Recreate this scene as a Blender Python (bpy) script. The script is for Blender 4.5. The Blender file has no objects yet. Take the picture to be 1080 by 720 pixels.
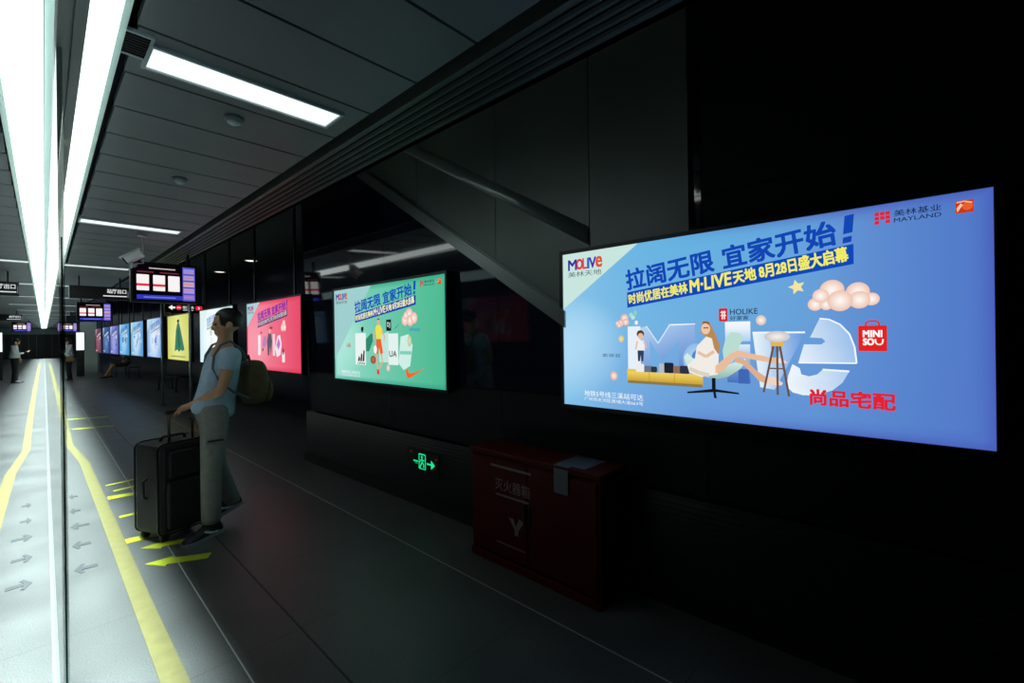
import bpy, bmesh, math, random
from mathutils import Vector, Matrix, geometry
random.seed(7)
PI = math.pi
SC = bpy.context.scene
COL = SC.collection

# ---------------------------------------------------------------- camera, world, exposure
EYE = 1.48
YAW = math.atan(510 / 480)                    # the camera looks 46.7 degrees to the right of the platform's direction
cam_d = bpy.data.cameras.new('camera')
cam_d.sensor_width = 36
cam_d.lens = 16
cam_d.shift_y = -5.5 / 1080
cam_d.clip_start = 0.01
cam_d.clip_end = 300
cam = bpy.data.objects.new('camera', cam_d)
COL.objects.link(cam)
cam.matrix_world = (Matrix.Translation((0, 0, EYE)) @ Matrix.Rotation(-YAW, 4, 'Z') @ Matrix.Rotation(PI / 2, 4, 'X')
                    @ Matrix.Rotation(-0.0127, 4, 'Z'))
SC.camera = cam
SC.view_settings.view_transform = 'Standard'
SC.view_settings.look = 'None'
SC.view_settings.exposure = 0.0
SC.view_settings.gamma = 1.0
SC.view_settings.use_curve_mapping = False
W = bpy.data.worlds.new('world')
SC.world = W
W.use_nodes = True
W.node_tree.nodes['Background'].inputs[0].default_value = (0.5, 0.75, 0.8, 1)
W.node_tree.nodes['Background'].inputs[1].default_value = 0.0004

GSLOPE = 0.0162
def G(y): return 0.03 + GSLOPE * y            # the plane of the platform screen glass
def MX(x, y): return 2 * G(y) - x             # the same place on the other side of the glass
GROT = -math.atan(GSLOPE)

def strip_beam(x, y0, y1, watts, spread):
    """The downward beam of the strip luminaire beside the glass."""
    d = bpy.data.lights.new('strip_beam', 'AREA')
    d.shape = 'RECTANGLE'; d.size = 0.10; d.size_y = y1 - y0
    d.energy = watts * (y1 - y0); d.spread = math.radians(spread); d.color = (0.87, 1.0, 1.0)
    o = bpy.data.objects.new('strip_beam', d); COL.objects.link(o)
    ym = (y0 + y1) / 2
    o.location = (x + GSLOPE * ym, ym, 2.695); o.rotation_euler = (0, 0, GROT)
    return o
strip_beam(0.15, 1.7, 58, 12.5, 20)
strip_beam(-0.09, 1.7, 58, 28, 34)
LAMP = 1.1                                     # radiance of the ceiling lamps
STRIP = 2.2

# ---------------------------------------------------------------- materials
def lin(c):
    if isinstance(c, str):
        c = c.lstrip('#'); c = [int(c[i:i + 2], 16) / 255 for i in (0, 2, 4)]
    return tuple(v / 12.92 if v <= .04045 else ((v + .055) / 1.055) ** 2.4 for v in c[:3])
def mat(name, col, rough=.5, metal=0., spec=.5, noise=None, bump=0., coat=0.):
    m = bpy.data.materials.new(name); m.use_nodes = True
    nt = m.node_tree; b = nt.nodes['Principled BSDF']
    b.inputs['Roughness'].default_value = rough; b.inputs['Metallic'].default_value = metal
    b.inputs['Specular IOR Level'].default_value = spec; b.inputs['Coat Weight'].default_value = coat; b.inputs['Coat Roughness'].default_value = .12; b.inputs['Coat IOR'].default_value = 2.0
    c = lin(col); b.inputs['Base Color'].default_value = (*c, 1)
    if noise:
        sc, amt = noise
        tc = nt.nodes.new('ShaderNodeTexCoord'); n = nt.nodes.new('ShaderNodeTexNoise')
        n.inputs['Scale'].default_value = sc; n.inputs['Detail'].default_value = 5
        r = nt.nodes.new('ShaderNodeValToRGB')
        r.color_ramp.elements[0].position = .3; r.color_ramp.elements[1].position = .7
        r.color_ramp.elements[0].color = (*[v * (1 - amt) for v in c], 1); r.color_ramp.elements[1].color = (*[min(1, v * (1 + amt)) for v in c], 1)
        nt.links.new(tc.outputs['Object'], n.inputs['Vector']); nt.links.new(n.outputs['Fac'], r.inputs[0]); nt.links.new(r.outputs[0], b.inputs['Base Color'])
        if bump:
            bp = nt.nodes.new('ShaderNodeBump'); bp.inputs['Strength'].default_value = bump
            nt.links.new(n.outputs['Fac'], bp.inputs['Height']); nt.links.new(bp.outputs[0], b.inputs['Normal'])
    return m
def emit(name, col, strength):
    m = bpy.data.materials.new(name); m.use_nodes = True; nt = m.node_tree
    nt.nodes.remove(nt.nodes['Principled BSDF'])
    e = nt.nodes.new('ShaderNodeEmission'); e.inputs[0].default_value = (*lin(col), 1); e.inputs[1].default_value = strength
    nt.links.new(e.outputs[0], nt.nodes['Material Output'].inputs[0])
    return m
def printed(name, strength=1.0):
    """A backlit print: the artwork is the mesh's colour attribute."""
    m = bpy.data.materials.new(name); m.use_nodes = True; nt = m.node_tree
    nt.nodes.remove(nt.nodes['Principled BSDF'])
    a = nt.nodes.new('ShaderNodeVertexColor'); a.layer_name = 'ink'
    e = nt.nodes.new('ShaderNodeEmission'); e.inputs[1].default_value = strength
    nt.links.new(a.outputs[0], e.inputs[0]); nt.links.new(e.outputs[0], nt.nodes['Material Output'].inputs[0])
    return m
def glass_mat():
    m = bpy.data.materials.new('clear_glass'); m.use_nodes = True; nt = m.node_tree
    nt.nodes.remove(nt.nodes['Principled BSDF'])
    t = nt.nodes.new('ShaderNodeBsdfTransparent'); t.inputs[0].default_value = (.93, .98, .96, 1)
    g = nt.nodes.new('ShaderNodeBsdfGlossy'); g.inputs['Roughness'].default_value = 0.0
    f = nt.nodes.new('ShaderNodeFresnel')
    ge = nt.nodes.new('ShaderNodeNewGeometry'); io = nt.nodes.new('ShaderNodeMapRange')      # leaving the pane bends the ray back: the two faces reflect alike
    io.inputs[3].default_value = 1.52; io.inputs[4].default_value = 1 / 1.52
    nt.links.new(ge.outputs['Backfacing'], io.inputs[0]); nt.links.new(io.outputs[0], f.inputs[0])
    x = nt.nodes.new('ShaderNodeMixShader')
    nt.links.new(f.outputs[0], x.inputs[0]); nt.links.new(t.outputs[0], x.inputs[1]); nt.links.new(g.outputs[0], x.inputs[2])
    nt.links.new(x.outputs[0], nt.nodes['Material Output'].inputs[0])
    return m
def floor_mat():
    m = mat('granite_floor', '#5f6765', rough=.42, spec=.35)
    nt = m.node_tree; b = nt.nodes['Principled BSDF']; L = nt.links.new
    tc = nt.nodes.new('ShaderNodeTexCoord')
    n = nt.nodes.new('ShaderNodeTexNoise'); n.inputs['Scale'].default_value = 160; n.inputs['Detail'].default_value = 3
    n2 = nt.nodes.new('ShaderNodeTexNoise'); n2.inputs['Scale'].default_value = 2.2; n2.inputs['Detail'].default_value = 4
    L(tc.outputs['Object'], n.inputs['Vector']); L(tc.outputs['Object'], n2.inputs['Vector'])
    r = nt.nodes.new('ShaderNodeValToRGB')
    r.color_ramp.elements[0].position = .32; r.color_ramp.elements[1].position = .7
    r.color_ramp.elements[0].color = (.045, .051, .050, 1); r.color_ramp.elements[1].color = (.097, .105, .103, 1)
    L(n.outputs['Fac'], r.inputs[0])
    w = nt.nodes.new('ShaderNodeMapRange'); w.inputs[1].default_value = .3; w.inputs[2].default_value = .7; w.inputs[3].default_value = .8; w.inputs[4].default_value = 1.15
    L(n2.outputs['Fac'], w.inputs[0])
    mu = nt.nodes.new('ShaderNodeVectorMath'); mu.operation = 'SCALE'; L(r.outputs[0], mu.inputs[0]); L(w.outputs[0], mu.inputs['Scale'])
    # slab joints across the platform every 0.8 m
    sp = nt.nodes.new('ShaderNodeSeparateXYZ'); L(tc.outputs['Object'], sp.inputs[0])
    md = nt.nodes.new('ShaderNodeMath'); md.operation = 'PINGPONG'; md.inputs[1].default_value = .4; L(sp.outputs[1], md.inputs[0])
    lt = nt.nodes.new('ShaderNodeMath'); lt.operation = 'LESS_THAN'; lt.inputs[1].default_value = .0022; L(md.outputs[0], lt.inputs[0])
    mx = nt.nodes.new('ShaderNodeMix'); mx.data_type = 'RGBA'; L(lt.outputs[0], mx.inputs[0]); L(mu.outputs[0], mx.inputs[6]); mx.inputs[7].default_value = (.035, .04, .04, 1)
    L(mx.outputs[2], b.inputs['Base Color'])
    rr = nt.nodes.new('ShaderNodeMapRange'); rr.inputs[3].default_value = .30; rr.inputs[4].default_value = .52; L(n2.outputs['Fac'], rr.inputs[0]); L(rr.outputs[0], b.inputs['Roughness'])
    return m

M = dict(
    floor=floor_mat(), glass=glass_mat(),
    joint_light=mat('light_joint', '#9aa3a0', .5), joint_dark=mat('dark_joint', '#15181a', .6),
    ceiling=mat('grey_ceiling_panel', '#626a6e', .55, noise=(3, .06)), ceil_dark=mat('dark_ceiling', '#3a4446', .7, noise=(2, .1)),
    void=mat('ceiling_void', '#0b0d0e', .9), bulk=mat('bulkhead_metal', '#3d4543', .5, noise=(4, .06)), slot=mat('diffuser_slot', '#101314', .7),
    wallp=mat('navy_gloss_panel', '#0b1220', .05, spec=1.0, noise=(1.5, .15)), rib=mat('ribbed_dado', '#12181d', .35), skirt=mat('skirting', '#06080a', .5),
    clad=mat('brushed_steel_cladding', '#6c7674', .38, metal=.2, noise=(1.2, .12)), fascia=mat('steel_fascia', '#868f8d', .3, metal=.6),
    wallmatte=mat('navy_matte_panel', '#0a0f18', .6, spec=.2, noise=(1.5, .15)), ridge=mat('glint_ridge_steel', '#8a9694', .30, metal=.3, coat=1.0),
    farwall=mat('far_wall_panel', '#121a42', .3), endgrey=mat('grey_end_wall', '#8a9899', .5), enddark=mat('dark_end_wall', '#202828', .5),
    steel=mat('brushed_steel', '#a8b4b4', .3, metal=.8, noise=(6, .1)), steel2=mat('painted_steel', '#9fb0b4', .4), rubber=mat('black_rubber', '#050506', .6),
    black=mat('black_housing', '#0a0b0d', .4), frame=mat('dark_lightbox_frame', '#0a0c12', .35), post=mat('dark_post', '#23282c', .4, metal=.4),
    brightpost=mat('pale_post', '#9aa6ad', .3, metal=.7),
    yellow=mat('yellow_paint', '#605e36', .55, noise=(14, .12)), yarrow=mat('yellow_green_tape', '#a4b01c', .55, noise=(10, .1)), garrow=mat('grey_arrow_paint', '#2c3234', .6),
    strip=emit('strip_tube', '#f2fffc', STRIP), flange=mat('strip_channel', '#c8e6e0', .3, metal=.3), lamp=emit('lamp_diffuser', '#f4fffe', LAMP), down=emit('downlight_bulb', '#fff4e6', 1.4),
    print=printed('backlit_print', 1.0), screen=printed('screen_picture', 1.0),
    white=mat('white_plastic', '#c9d2d2', .4), lens=mat('lens_glass', '#08090b', .08),
    red=mat('red_cabinet_paint', '#420606', .55, spec=.15, noise=(5, .1)), redtrim=mat('red_cabinet_edge', '#480807', .55, spec=.15), silver=mat('pale_print', '#6e6464', .5), paper=mat('white_paper_label', '#565c66', .6),
    skin=mat('skin', '#b98a6c', .5, noise=(30, .06)), skin2=mat('pale_skin', '#c9a083', .5), hair=mat('black_hair', '#17130f', .5, noise=(60, .3), bump=.3),
    shirt=mat('blue_grey_shirt', '#9fb8d0', .8, noise=(25, .08), bump=.1), trousers=mat('khaki_trousers', '#7f807e', .85, noise=(30, .1), bump=.15),
    shoe=mat('black_shoe', '#15161f', .5), sole=mat('shoe_sole', '#989aa2', .6), stripe=mat('shoe_stripe', '#e2e4e8', .5),
    pack=mat('olive_backpack', '#4a4227', .8, noise=(18, .3), bump=.2), strap=mat('dark_strap', '#1d1a14', .7), strap2=mat('shoulder_strap_webbing', '#55606a', .8),
    case=mat('black_suitcase_fabric', '#15161a', .7, noise=(60, .2), bump=.15), casetrim=mat('suitcase_piping', '#08080a', .4), rod=mat('handle_rod', '#5d574c', .35, metal=.7), wheel=mat('castor', '#0c0c0d', .5),
    blouse=mat('white_blouse', '#cfd6d3', .8), pants=mat('black_pants', '#0e0f14', .8), tan=mat('tan_bag', '#8a6844', .6), phone=mat('phone_body', '#101114', .3), bench=mat('bench_steel', '#3b4448', .4, metal=.5),
    grey_tee=mat('pale_tshirt', '#d3d2d2', .8), brown=mat('brown_shorts', '#6b5c2c', .8), green_led=emit('green_exit_light', '#1fe08a', 1.0), red_led=emit('red_exit_mark', '#6a1018', .6),
)

# ---------------------------------------------------------------- helpers
def bx(bm, x0, x1, y0, y1, z0, z1, mi=0, bevel=0.0):
    vs = [bm.verts.new((x, y, z)) for z in (z0, z1) for y in (y0, y1) for x in (x0, x1)]
    fs = [bm.faces.new([vs[i] for i in f]) for f in ((0, 2, 3, 1), (4, 5, 7, 6), (0, 1, 5, 4), (1, 3, 7, 5), (3, 2, 6, 7), (2, 0, 4, 6))]
    for f in fs: f.material_index = mi
    if bevel:
        es = list({e for f in fs for e in f.edges})
        bmesh.ops.bevel(bm, geom=es, offset=bevel, segments=2, affect='EDGES', profile=.5)
    return fs
def tube(bm, pts, r, n=10, mi=0, cap=True):
    pts = [Vector(p) for p in pts]; rings = []
    rr = r if isinstance(r, (list, tuple)) else [r] * len(pts)
    up = None
    for i, p in enumerate(pts):
        d = (pts[min(i + 1, len(pts) - 1)] - pts[max(i - 1, 0)]).normalized()
        if up is None:
            up = Vector((0, 0, 1)) if abs(d.z) < .9 else Vector((1, 0, 0))
        s = d.cross(up).normalized(); t = s.cross(d).normalized(); up = t
        rings.append([bm.verts.new(p + (s * math.cos(2 * PI * k / n) + t * math.sin(2 * PI * k / n)) * rr[i]) for k in range(n)])
    for a, b in zip(rings, rings[1:]):
        for k in range(n):
            f = bm.faces.new((a[k], a[(k + 1) % n], b[(k + 1) % n], b[k])); f.smooth = True; f.material_index = mi
    if cap:
        bm.faces.new(rings[0][::-1]).material_index = mi; bm.faces.new(rings[-1]).material_index = mi
def lathe(bm, prof, c=(0, 0, 0), axis='Z', n=20, mi=0):
    c = Vector(c); rings = []
    for r, h in prof:
        ring = []
        for k in range(n):
            a = 2 * PI * k / n; u, v = r * math.cos(a), r * math.sin(a)
            p = (u, v, h) if axis == 'Z' else ((h, u, v) if axis == 'X' else (v, h, u))
            ring.append(bm.verts.new(c + Vector(p)))
        rings.append(ring)
    for a, b in zip(rings, rings[1:]):
        for k in range(n):
            f = bm.faces.new((a[k], a[(k + 1) % n], b[(k + 1) % n], b[k])); f.smooth = True; f.material_index = mi
    for ring in (rings[0][::-1], rings[-1]):
        try: bm.faces.new(ring).material_index = mi
        except ValueError: pass
def prism(bm, pts, z0, z1, mi=0):
    """Extrude an outline (x, y) from z0 to z1; concave outlines allowed."""
    lo = [bm.verts.new((x, y, z0)) for x, y in pts]; hi = [bm.verts.new((x, y, z1)) for x, y in pts]
    tr = geometry.tessellate_polygon([[Vector((x, y, 0)) for x, y in pts]])
    for a, b, c in tr:
        bm.faces.new((hi[a], hi[b], hi[c])).material_index = mi; bm.faces.new((lo[c], lo[b], lo[a])).material_index = mi
    n = len(pts)
    for i in range(n):
        bm.faces.new((lo[i], lo[(i + 1) % n], hi[(i + 1) % n], hi[i])).material_index = mi
def obj(name, bm, m, parent=None, loc=None, rotz=None, smooth=False):
    bmesh.ops.recalc_face_normals(bm, faces=bm.faces)
    me = bpy.data.meshes.new(name); bm.to_mesh(me); bm.free()
    for x in (m if isinstance(m, (list, tuple)) else [m]): me.materials.append(x)
    if smooth:
        for p in me.polygons: p.use_smooth = True
    o = bpy.data.objects.new(name, me); COL.objects.link(o)
    if parent is not None: o.parent = parent
    if loc is not None: o.location = loc
    if rotz is not None: o.rotation_euler = (0, 0, rotz)
    return o
def new(): return bmesh.new()
def boxobj(name, m, x0, x1, y0, y1, z0, z1, parent=None, bevel=0., **k):
    bm = new(); bx(bm, x0, x1, y0, y1, z0, z1, bevel=bevel); return obj(name, bm, m, parent, **k)
def tag(o, label, cat, group=None):
    o['label'] = label; o['category'] = cat
    if group: o['group'] = group
    return o
def thing(name, label, cat, loc=(0, 0, 0), rotz=0., group=None):
    o = bpy.data.objects.new(name, None); COL.objects.link(o); o.empty_display_size = .1
    o.location = loc; o.rotation_euler = (0, 0, rotz)
    return tag(o, label, cat, group)
def struct(o): o['kind'] = 'structure'; return o
def kids(o): return [c for c in bpy.data.objects if c.parent == o]
def copy_tree(o, parent=None):
    c = o.copy(); COL.objects.link(c)
    if parent is not None: c.parent = parent
    for ch in kids(o): copy_tree(ch, c)
    return c
def dup(o, loc, label, rotz=None, mirror=False):
    c = copy_tree(o); c.location = loc; c['label'] = label
    if rotz is not None: c.rotation_euler = (0, 0, rotz)
    if mirror: c.scale = (-1, 1, 1)
    return c

# ---------------------------------------------------------------- flat printed artwork
class Canvas:
    """Printed artwork in metres: u to the right, v up. Later shapes lie a hair in front of earlier ones."""
    def __init__(s): s.v = []; s.f = []; s.c = []; s.k = 0
    def _add(s, pts, tris, col):
        b = len(s.v); s.k += 1; y = -s.k * .00006
        for p in pts:
            s.v.append((p[0], y, p[1])); s.c.append(lin(col(p[0], p[1])) if callable(col) else lin(col))
        s.f += [tuple(b + i for i in t) for t in tris]
    def poly(s, pts, col):
        tr = geometry.tessellate_polygon([[Vector((p[0], p[1], 0)) for p in pts]])
        s._add(pts, tr, col)
    def rect(s, u0, v0, u1, v1, col, n=1, m=1):
        pts = [(u0 + (u1 - u0) * i / n, v0 + (v1 - v0) * j / m) for j in range(m + 1) for i in range(n + 1)]
        q = [(j * (n + 1) + i, j * (n + 1) + i + 1, (j + 1) * (n + 1) + i + 1, (j + 1) * (n + 1) + i) for j in range(m) for i in range(n)]
        s._add(pts, q, col)
    def ell(s, u, v, a, b, col, n=22, rot=0., edge=None):
        """An ellipse; with edge, the colour runs from col in the middle to edge at the rim."""
        c, sn = math.cos(rot), math.sin(rot)
        ring = [(u + a * math.cos(t) * c - b * math.sin(t) * sn, v + a * math.cos(t) * sn + b * math.sin(t) * c) for t in (2 * PI * k / n for k in range(n))]
        pts = [(u, v)] + ring; tr = [(0, 1 + k, 1 + (k + 1) % n) for k in range(n)]
        if edge is None: s._add(pts, tr, col)
        else:
            b0 = len(s.v); s._add(pts, tr, edge); s.c[b0] = lin(col)
    def line(s, pts, w, col):
        for (a, b), (c, d) in zip(pts, pts[1:]):
            L = math.hypot(c - a, d - b) or 1; nx, ny = -(d - b) / L * w / 2, (c - a) / L * w / 2
            s.poly([(a + nx, b + ny), (a - nx, b - ny), (c - nx, d - ny), (c + nx, d + ny)], col)
    def rrect(s, u0, v0, u1, v1, r, col):
        pts = []
        for cx, cy, a0 in ((u1 - r, v1 - r, 0), (u0 + r, v1 - r, PI / 2), (u0 + r, v0 + r, PI), (u1 - r, v0 + r, 1.5 * PI)):
            pts += [(cx + r * math.cos(a0 + t * PI / 8), cy + r * math.sin(a0 + t * PI / 8)) for t in range(5)]
        s.poly(pts, col)
    def text(s, body, u, v, h, col, w=None, ang=0., bold=0., shear=0.):
        """Lettering with its lower left corner at (u, v), h tall and (when given) w wide, turned by ang."""
        cu = bpy.data.curves.new('lettering', 'FONT'); cu.body = body; cu.size = 1; cu.resolution_u = 3; cu.shear = shear
        o = bpy.data.objects.new('lettering', cu); COL.objects.link(o)
        dg = bpy.context.evaluated_depsgraph_get(); dg.update()
        me = bpy.data.meshes.new_from_object(o.evaluated_get(dg))
        P = [(x.co.x, x.co.y) for x in me.vertices]; T = [tuple(p.vertices) for p in me.polygons]
        bpy.data.objects.remove(o); bpy.data.curves.remove(cu); bpy.data.meshes.remove(me)
        if not P: return
        x0, x1 = min(p[0] for p in P), max(p[0] for p in P); y0, y1 = min(p[1] for p in P), max(p[1] for p in P)
        sy = h / (y1 - y0); sx = w / (x1 - x0) if w else sy
        c, sn = math.cos(ang), math.sin(ang); Q = []
        for x, y in P:
            a, b = (x - x0) * sx, (y - y0) * sy
            Q.append((u + a * c - b * sn, v + a * sn + b * c))
        k = bold * h * .55
        for du, dv in ((0, 0),) if k <= 0 else ((-k, -k), (k, -k), (-k, k), (k, k), (0, k), (0, -k), (k, 0), (-k, 0)):
            s._add([(p[0] + du, p[1] + dv) for p in Q], T, col)
    def build(s, name, m, parent, loc=(0, 0, 0)):
        me = bpy.data.meshes.new(name); me.from_pydata(s.v, [], s.f)
        at = me.color_attributes.new('ink', 'FLOAT_COLOR', 'POINT')
        for i, c in enumerate(s.c): at.data[i].color = (*c, 1)
        me.materials.append(m)
        o = bpy.data.objects.new(name, me); COL.objects.link(o); o.parent = parent; o.location = loc
        return o
def mixc(a, b, t):
    t = max(0., min(1., t)); A = [int(a[i:i + 2], 16) / 255 for i in (1, 3, 5)] if isinstance(a, str) else a
    B = [int(b[i:i + 2], 16) / 255 for i in (1, 3, 5)] if isinstance(b, str) else b
    return tuple(x + (y - x) * t for x, y in zip(A, B))

# ================================================================ THE SETTING
Y0, Y1 = -3.0, 60.0  # right of the glass, the platform's reflection is built as solid geometry
WT = math.tan(math.atan(528 / 480) - YAW)      # the advertisement wall runs almost, not quite, parallel to the platform
WROT = math.atan2(-1, WT)
def WX(D, y): return D - WT * y

bm = new(); bx(bm, -6, 7, Y0, Y1 + 2, -.2, 0)
struct(obj('floor', bm, M['floor']))
# joints along the platform
for nm, xa, xb, w, m in (('trim_1', .63, .80, .006, 'joint_light'), ('trim_2', .93, 1.02, .008, 'joint_dark'), ('trim_3', 1.86, 1.80, .007, 'joint_light')):
    bm = new(); y1 = 14
    v = [bm.verts.new(p) for p in ((xa - w / 2, .4, .0015), (xa + w / 2, .4, .0015), (xb + w / 2, y1, .0015), (xb - w / 2, y1, .0015))]
    v += [bm.verts.new((p.co.x, p.co.y, -.001)) for p in v]
    for f in ((0, 1, 2, 3), (7, 6, 5, 4), (0, 4, 5, 1), (1, 5, 6, 2), (2, 6, 7, 3), (3, 7, 4, 0)): bm.faces.new([v[i] for i in f])
    struct(obj(nm, bm, M[m]))

# low ceiling of metal boards on both sides of the glass
PITCH = 4.0 / 9
def boards(name, xa, xb, y0, y1):
    bm = new(); k0 = math.floor((y0 - 2.34) / PITCH); y = 2.34 + k0 * PITCH
    while y < y1:
        s0, s1 = GSLOPE * y, GSLOPE * (y + PITCH)
        vs = [bm.verts.new(p) for p in ((xa(y), y + .008, 2.75), (xb(y), y + .008, 2.75), (xb(y), y + PITCH - .008, 2.75), (xa(y), y + PITCH - .008, 2.75))]
        top = [bm.verts.new((p.co.x, p.co.y, 2.79)) for p in vs]
        bm.faces.new(vs); bm.faces.new(top[::-1])
        for i in range(4): bm.faces.new((vs[i], vs[(i + 1) % 4], top[(i + 1) % 4], top[i]))
        y += PITCH
    return struct(obj(name, bm, M['ceiling']))
boards('ceiling', lambda y: G(y) + .25, lambda y: 1.34, Y0, Y1)
boards('ceiling', lambda y: -5.5, lambda y: G(y) - .192, .6, Y1)
struct(boxobj('ceiling', M['void'], -6, 1.74, Y0, Y1 + 1, 2.84, 2.9))
struct(boxobj('ceiling', M['ceil_dark'], 1.74, 7, Y0, Y1 + 1, 3.28, 3.34))

# longitudinal bulkhead with linear air slots between the two ceilings
bm = new()
bx(bm, 1.39, 1.74, Y0, Y1, 2.735, 2.80, 0)
bx(bm, 1.70, 1.74, Y0, Y1, 2.735, 3.30, 0)
bx(bm, 1.39, 1.415, Y0, Y1, 2.725, 2.74, 0)
for k in range(5):
    x = 1.44 + k * .05
    bx(bm, x, x + .022, Y0, Y1, 2.728, 2.7355, 1)
struct(obj('trim_4', bm, [M['bulk'], M['slot']]))

# strip luminaire and its solid-built reflection right of the glass: channel and continuous tube, in lengths
def strip_light(x0, x1, side, label):
    t = thing('strip_light', label, 'ceiling light', (0, 0, 0), 0, 'strip lights beside the glass')
    bm = new(); e = []
    ys = [1.7 + 2.8145 * k for k in range(21)]
    for a, b in zip(ys, ys[1:]):
        p = [(x0 + GSLOPE * a, a + .006), (x1 + GSLOPE * a, a + .006), (x1 + GSLOPE * b, b - .006), (x0 + GSLOPE * b, b - .006)]
        prism(bm, p, 2.705, 2.75)
    obj('diffuser', bm, M['strip'], t)
    bm = new()
    for xa, xb in ((x0 - .028, x0 - .003), (x1 + .003, x1 + .028)):
        prism(bm, [(xa + GSLOPE * 1.7, 1.7), (xb + GSLOPE * 1.7, 1.7), (xb + GSLOPE * 58, 58), (xa + GSLOPE * 58, 58)], 2.735, 2.79)
    prism(bm, [(x0 + GSLOPE * 1.7, 1.7), (x1 + GSLOPE * 1.7, 1.7), (x1 + GSLOPE * 58, 58), (x0 + GSLOPE * 58, 58)], 2.765, 2.79)
    obj('channel', bm, M['flange'], t)
    return t
strip_light(.066, .215, 1, 'long bright strip light on the ceiling right of the steel door header')
strip_light(-.128, .010, -1, 'long bright strip light on the ceiling left of the steel door header')

# the platform screen: header, sill and the pane
bm = new()
for s in (-1, 1):
    a, b = (.0205, .0405) if s > 0 else (-.0045, .0155)
    ys = [.5 + 3.05 * k for k in range(20)]
    for y0, y1 in zip(ys, ys[1:]):
        y1 -= .008
        prism(bm, [(G(y0) + a, y0), (G(y0) + b, y0), (G(y1) + b, y1), (G(y1) + a, y1)], 2.16, 2.30)
prism(bm, [(G(.5) + .0155, .5), (G(.5) + .0205, .5), (G(58) + .0205, 58), (G(58) + .0155, 58)], 2.175, 2.30)
struct(obj('trim_5', bm, M['steel2']))
bm = new(); prism(bm, [(G(1.45) - .016, 1.45), (G(1.45) + .012, 1.45), (G(58) + .012, 58), (G(58) - .016, 58)], -.001, .03)
struct(obj('trim_6', bm, M['steel']))
pane = thing('glass_pane', 'tall clear glass screen door panel seen edge-on, with a thin black edge', 'glass door', (0, 0, 0))
bm = new(); prism(bm, [(G(1.47) - .005, 1.47), (G(1.47) + .005, 1.47), (G(57.5) + .005, 57.5), (G(57.5) - .005, 57.5)], .03, 2.16)
obj('pane', bm, M['glass'], pane)
bm = new(); prism(bm, [(G(1.46) - .0012, 1.462), (G(1.46) + .0016, 1.462), (G(1.47) + .0016, 1.469), (G(1.47) - .0012, 1.469)], .03, 1.72)
obj('edge_seal', bm, M['rubber'], pane)

# dark advertisement wall, right
DW = 2.43
def wall_prism(bm, d0, d1, ya, yb, z0, z1, mi=0):
    prism(bm, [(WX(d0, ya), ya), (WX(d1, ya), ya), (WX(d1, yb), yb), (WX(d0, yb), yb)], z0, z1, mi)
def lean_panel(bm, ya, yb, z0, z1, mi):
    """A wall panel that leans a little towards the platform at its top."""
    P = []
    for z in (z0, z1):
        d = DW + .05 - .036 * (z - .6)  # lean added to lift the strip light's reflection on the panel
        P += [bm.verts.new((WX(dd, y), y, z)) for dd, y in ((d, ya), (DW + .3, ya), (DW + .3, yb), (d, yb))]
    for f in ((3, 2, 1, 0), (4, 5, 6, 7), (0, 1, 5, 4), (1, 2, 6, 5), (2, 3, 7, 6), (3, 0, 4, 7)): bm.faces.new([P[i] for i in f]).material_index = mi
bm = new(); ya = Y0
for yb in (-1.0, .9, 2.4, 3.9, 5.66):
    for z0, z1 in ((.60, 1.08), (1.08, 2.2), (2.2, 3.28)):
        lean_panel(bm, ya + .002, yb - .002, z0 + .002, z1 - .002, 1 if z0 < 1 or yb < 2 else 0)
    ya = yb
wall_prism(bm, DW + .06, DW + 1.6, Y0, 5.65, .1, 3.28)
struct(obj('wall_right', bm, [M['wallp'], M['wallmatte']]))
bm = new()
for k in range(16):
    z = .115 + k * .03
    wall_prism(bm, DW - .006, DW + .01, Y0, 5.664, z, z + .021)
wall_prism(bm, DW, DW + .012, Y0, 5.655, .10, .60)
struct(obj('trim_7', bm, M['rib']))
bm = new(); wall_prism(bm, DW - .03, DW + .2, Y0, 5.69, 0, .10)
struct(obj('baseboard_right', bm, M['skirt']))
# flank of the stair above the wall: sloping steel cladding
bm = new()
def diag(y): return 1.55 + (y - 1.73) * .622
def clad_panel(ya, yb, zt=3.27, d=DW - .05):
    za, zb = max(1.50, diag(ya) + .10), max(1.50, diag(yb) + .10)
    vs = []
    for dd in (d, d + .045):
        vs.append([bm.verts.new((WX(dd, y), y, z)) for y, z in ((ya, za), (yb, zb), (yb, zt), (ya, zt))])
    f, b = vs
    bm.faces.new(f[::-1]); bm.faces.new(b)
    for i in range(4): bm.faces.new((f[i], f[(i + 1) % 4], b[(i + 1) % 4], b[i]))
for a, b in ((.95, 1.55), (1.556, 2.35), (2.356, 3.3), (3.306, 4.28)): clad_panel(a, b)
struct(obj('wall_stair', bm, M['clad']))
bm = new()
def slope_bar(ya, yb, off0, off1, d0, d1):
    P = []
    for y in (ya, yb):
        for dd, off in ((d0, off0), (d1, off0), (d1, off1), (d0, off1)): P.append(bm.verts.new((WX(dd, y), y, diag(y) + off)))
    for f in ((0, 1, 2, 3), (7, 6, 5, 4), (0, 4, 5, 1), (1, 5, 6, 2), (2, 6, 7, 3), (3, 7, 4, 0)): bm.faces.new([P[i] for i in f])
slope_bar(1.73, 4.5, -.02, .085, DW - .075, DW - .001)
slope_bar(1.73, 4.5, .085, .10, DW - .062, DW - .001)
struct(obj('trim_8', bm, M['fascia']))
bm = new(); prof = [(.113 * (math.cos(math.radians(q)) - math.cos(math.radians(32))), .113 * math.sin(math.radians(q))) for q in range(-32, 33, 4)]; rows = []  # ridge added and curved to catch a glint of the strip light
for y, z in ((4.0, 3.496), (1.56, 2.089)):
    rows.append([bm.verts.new((WX(DW - .048 - a, y), y, z + b)) for a, b in prof])
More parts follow.
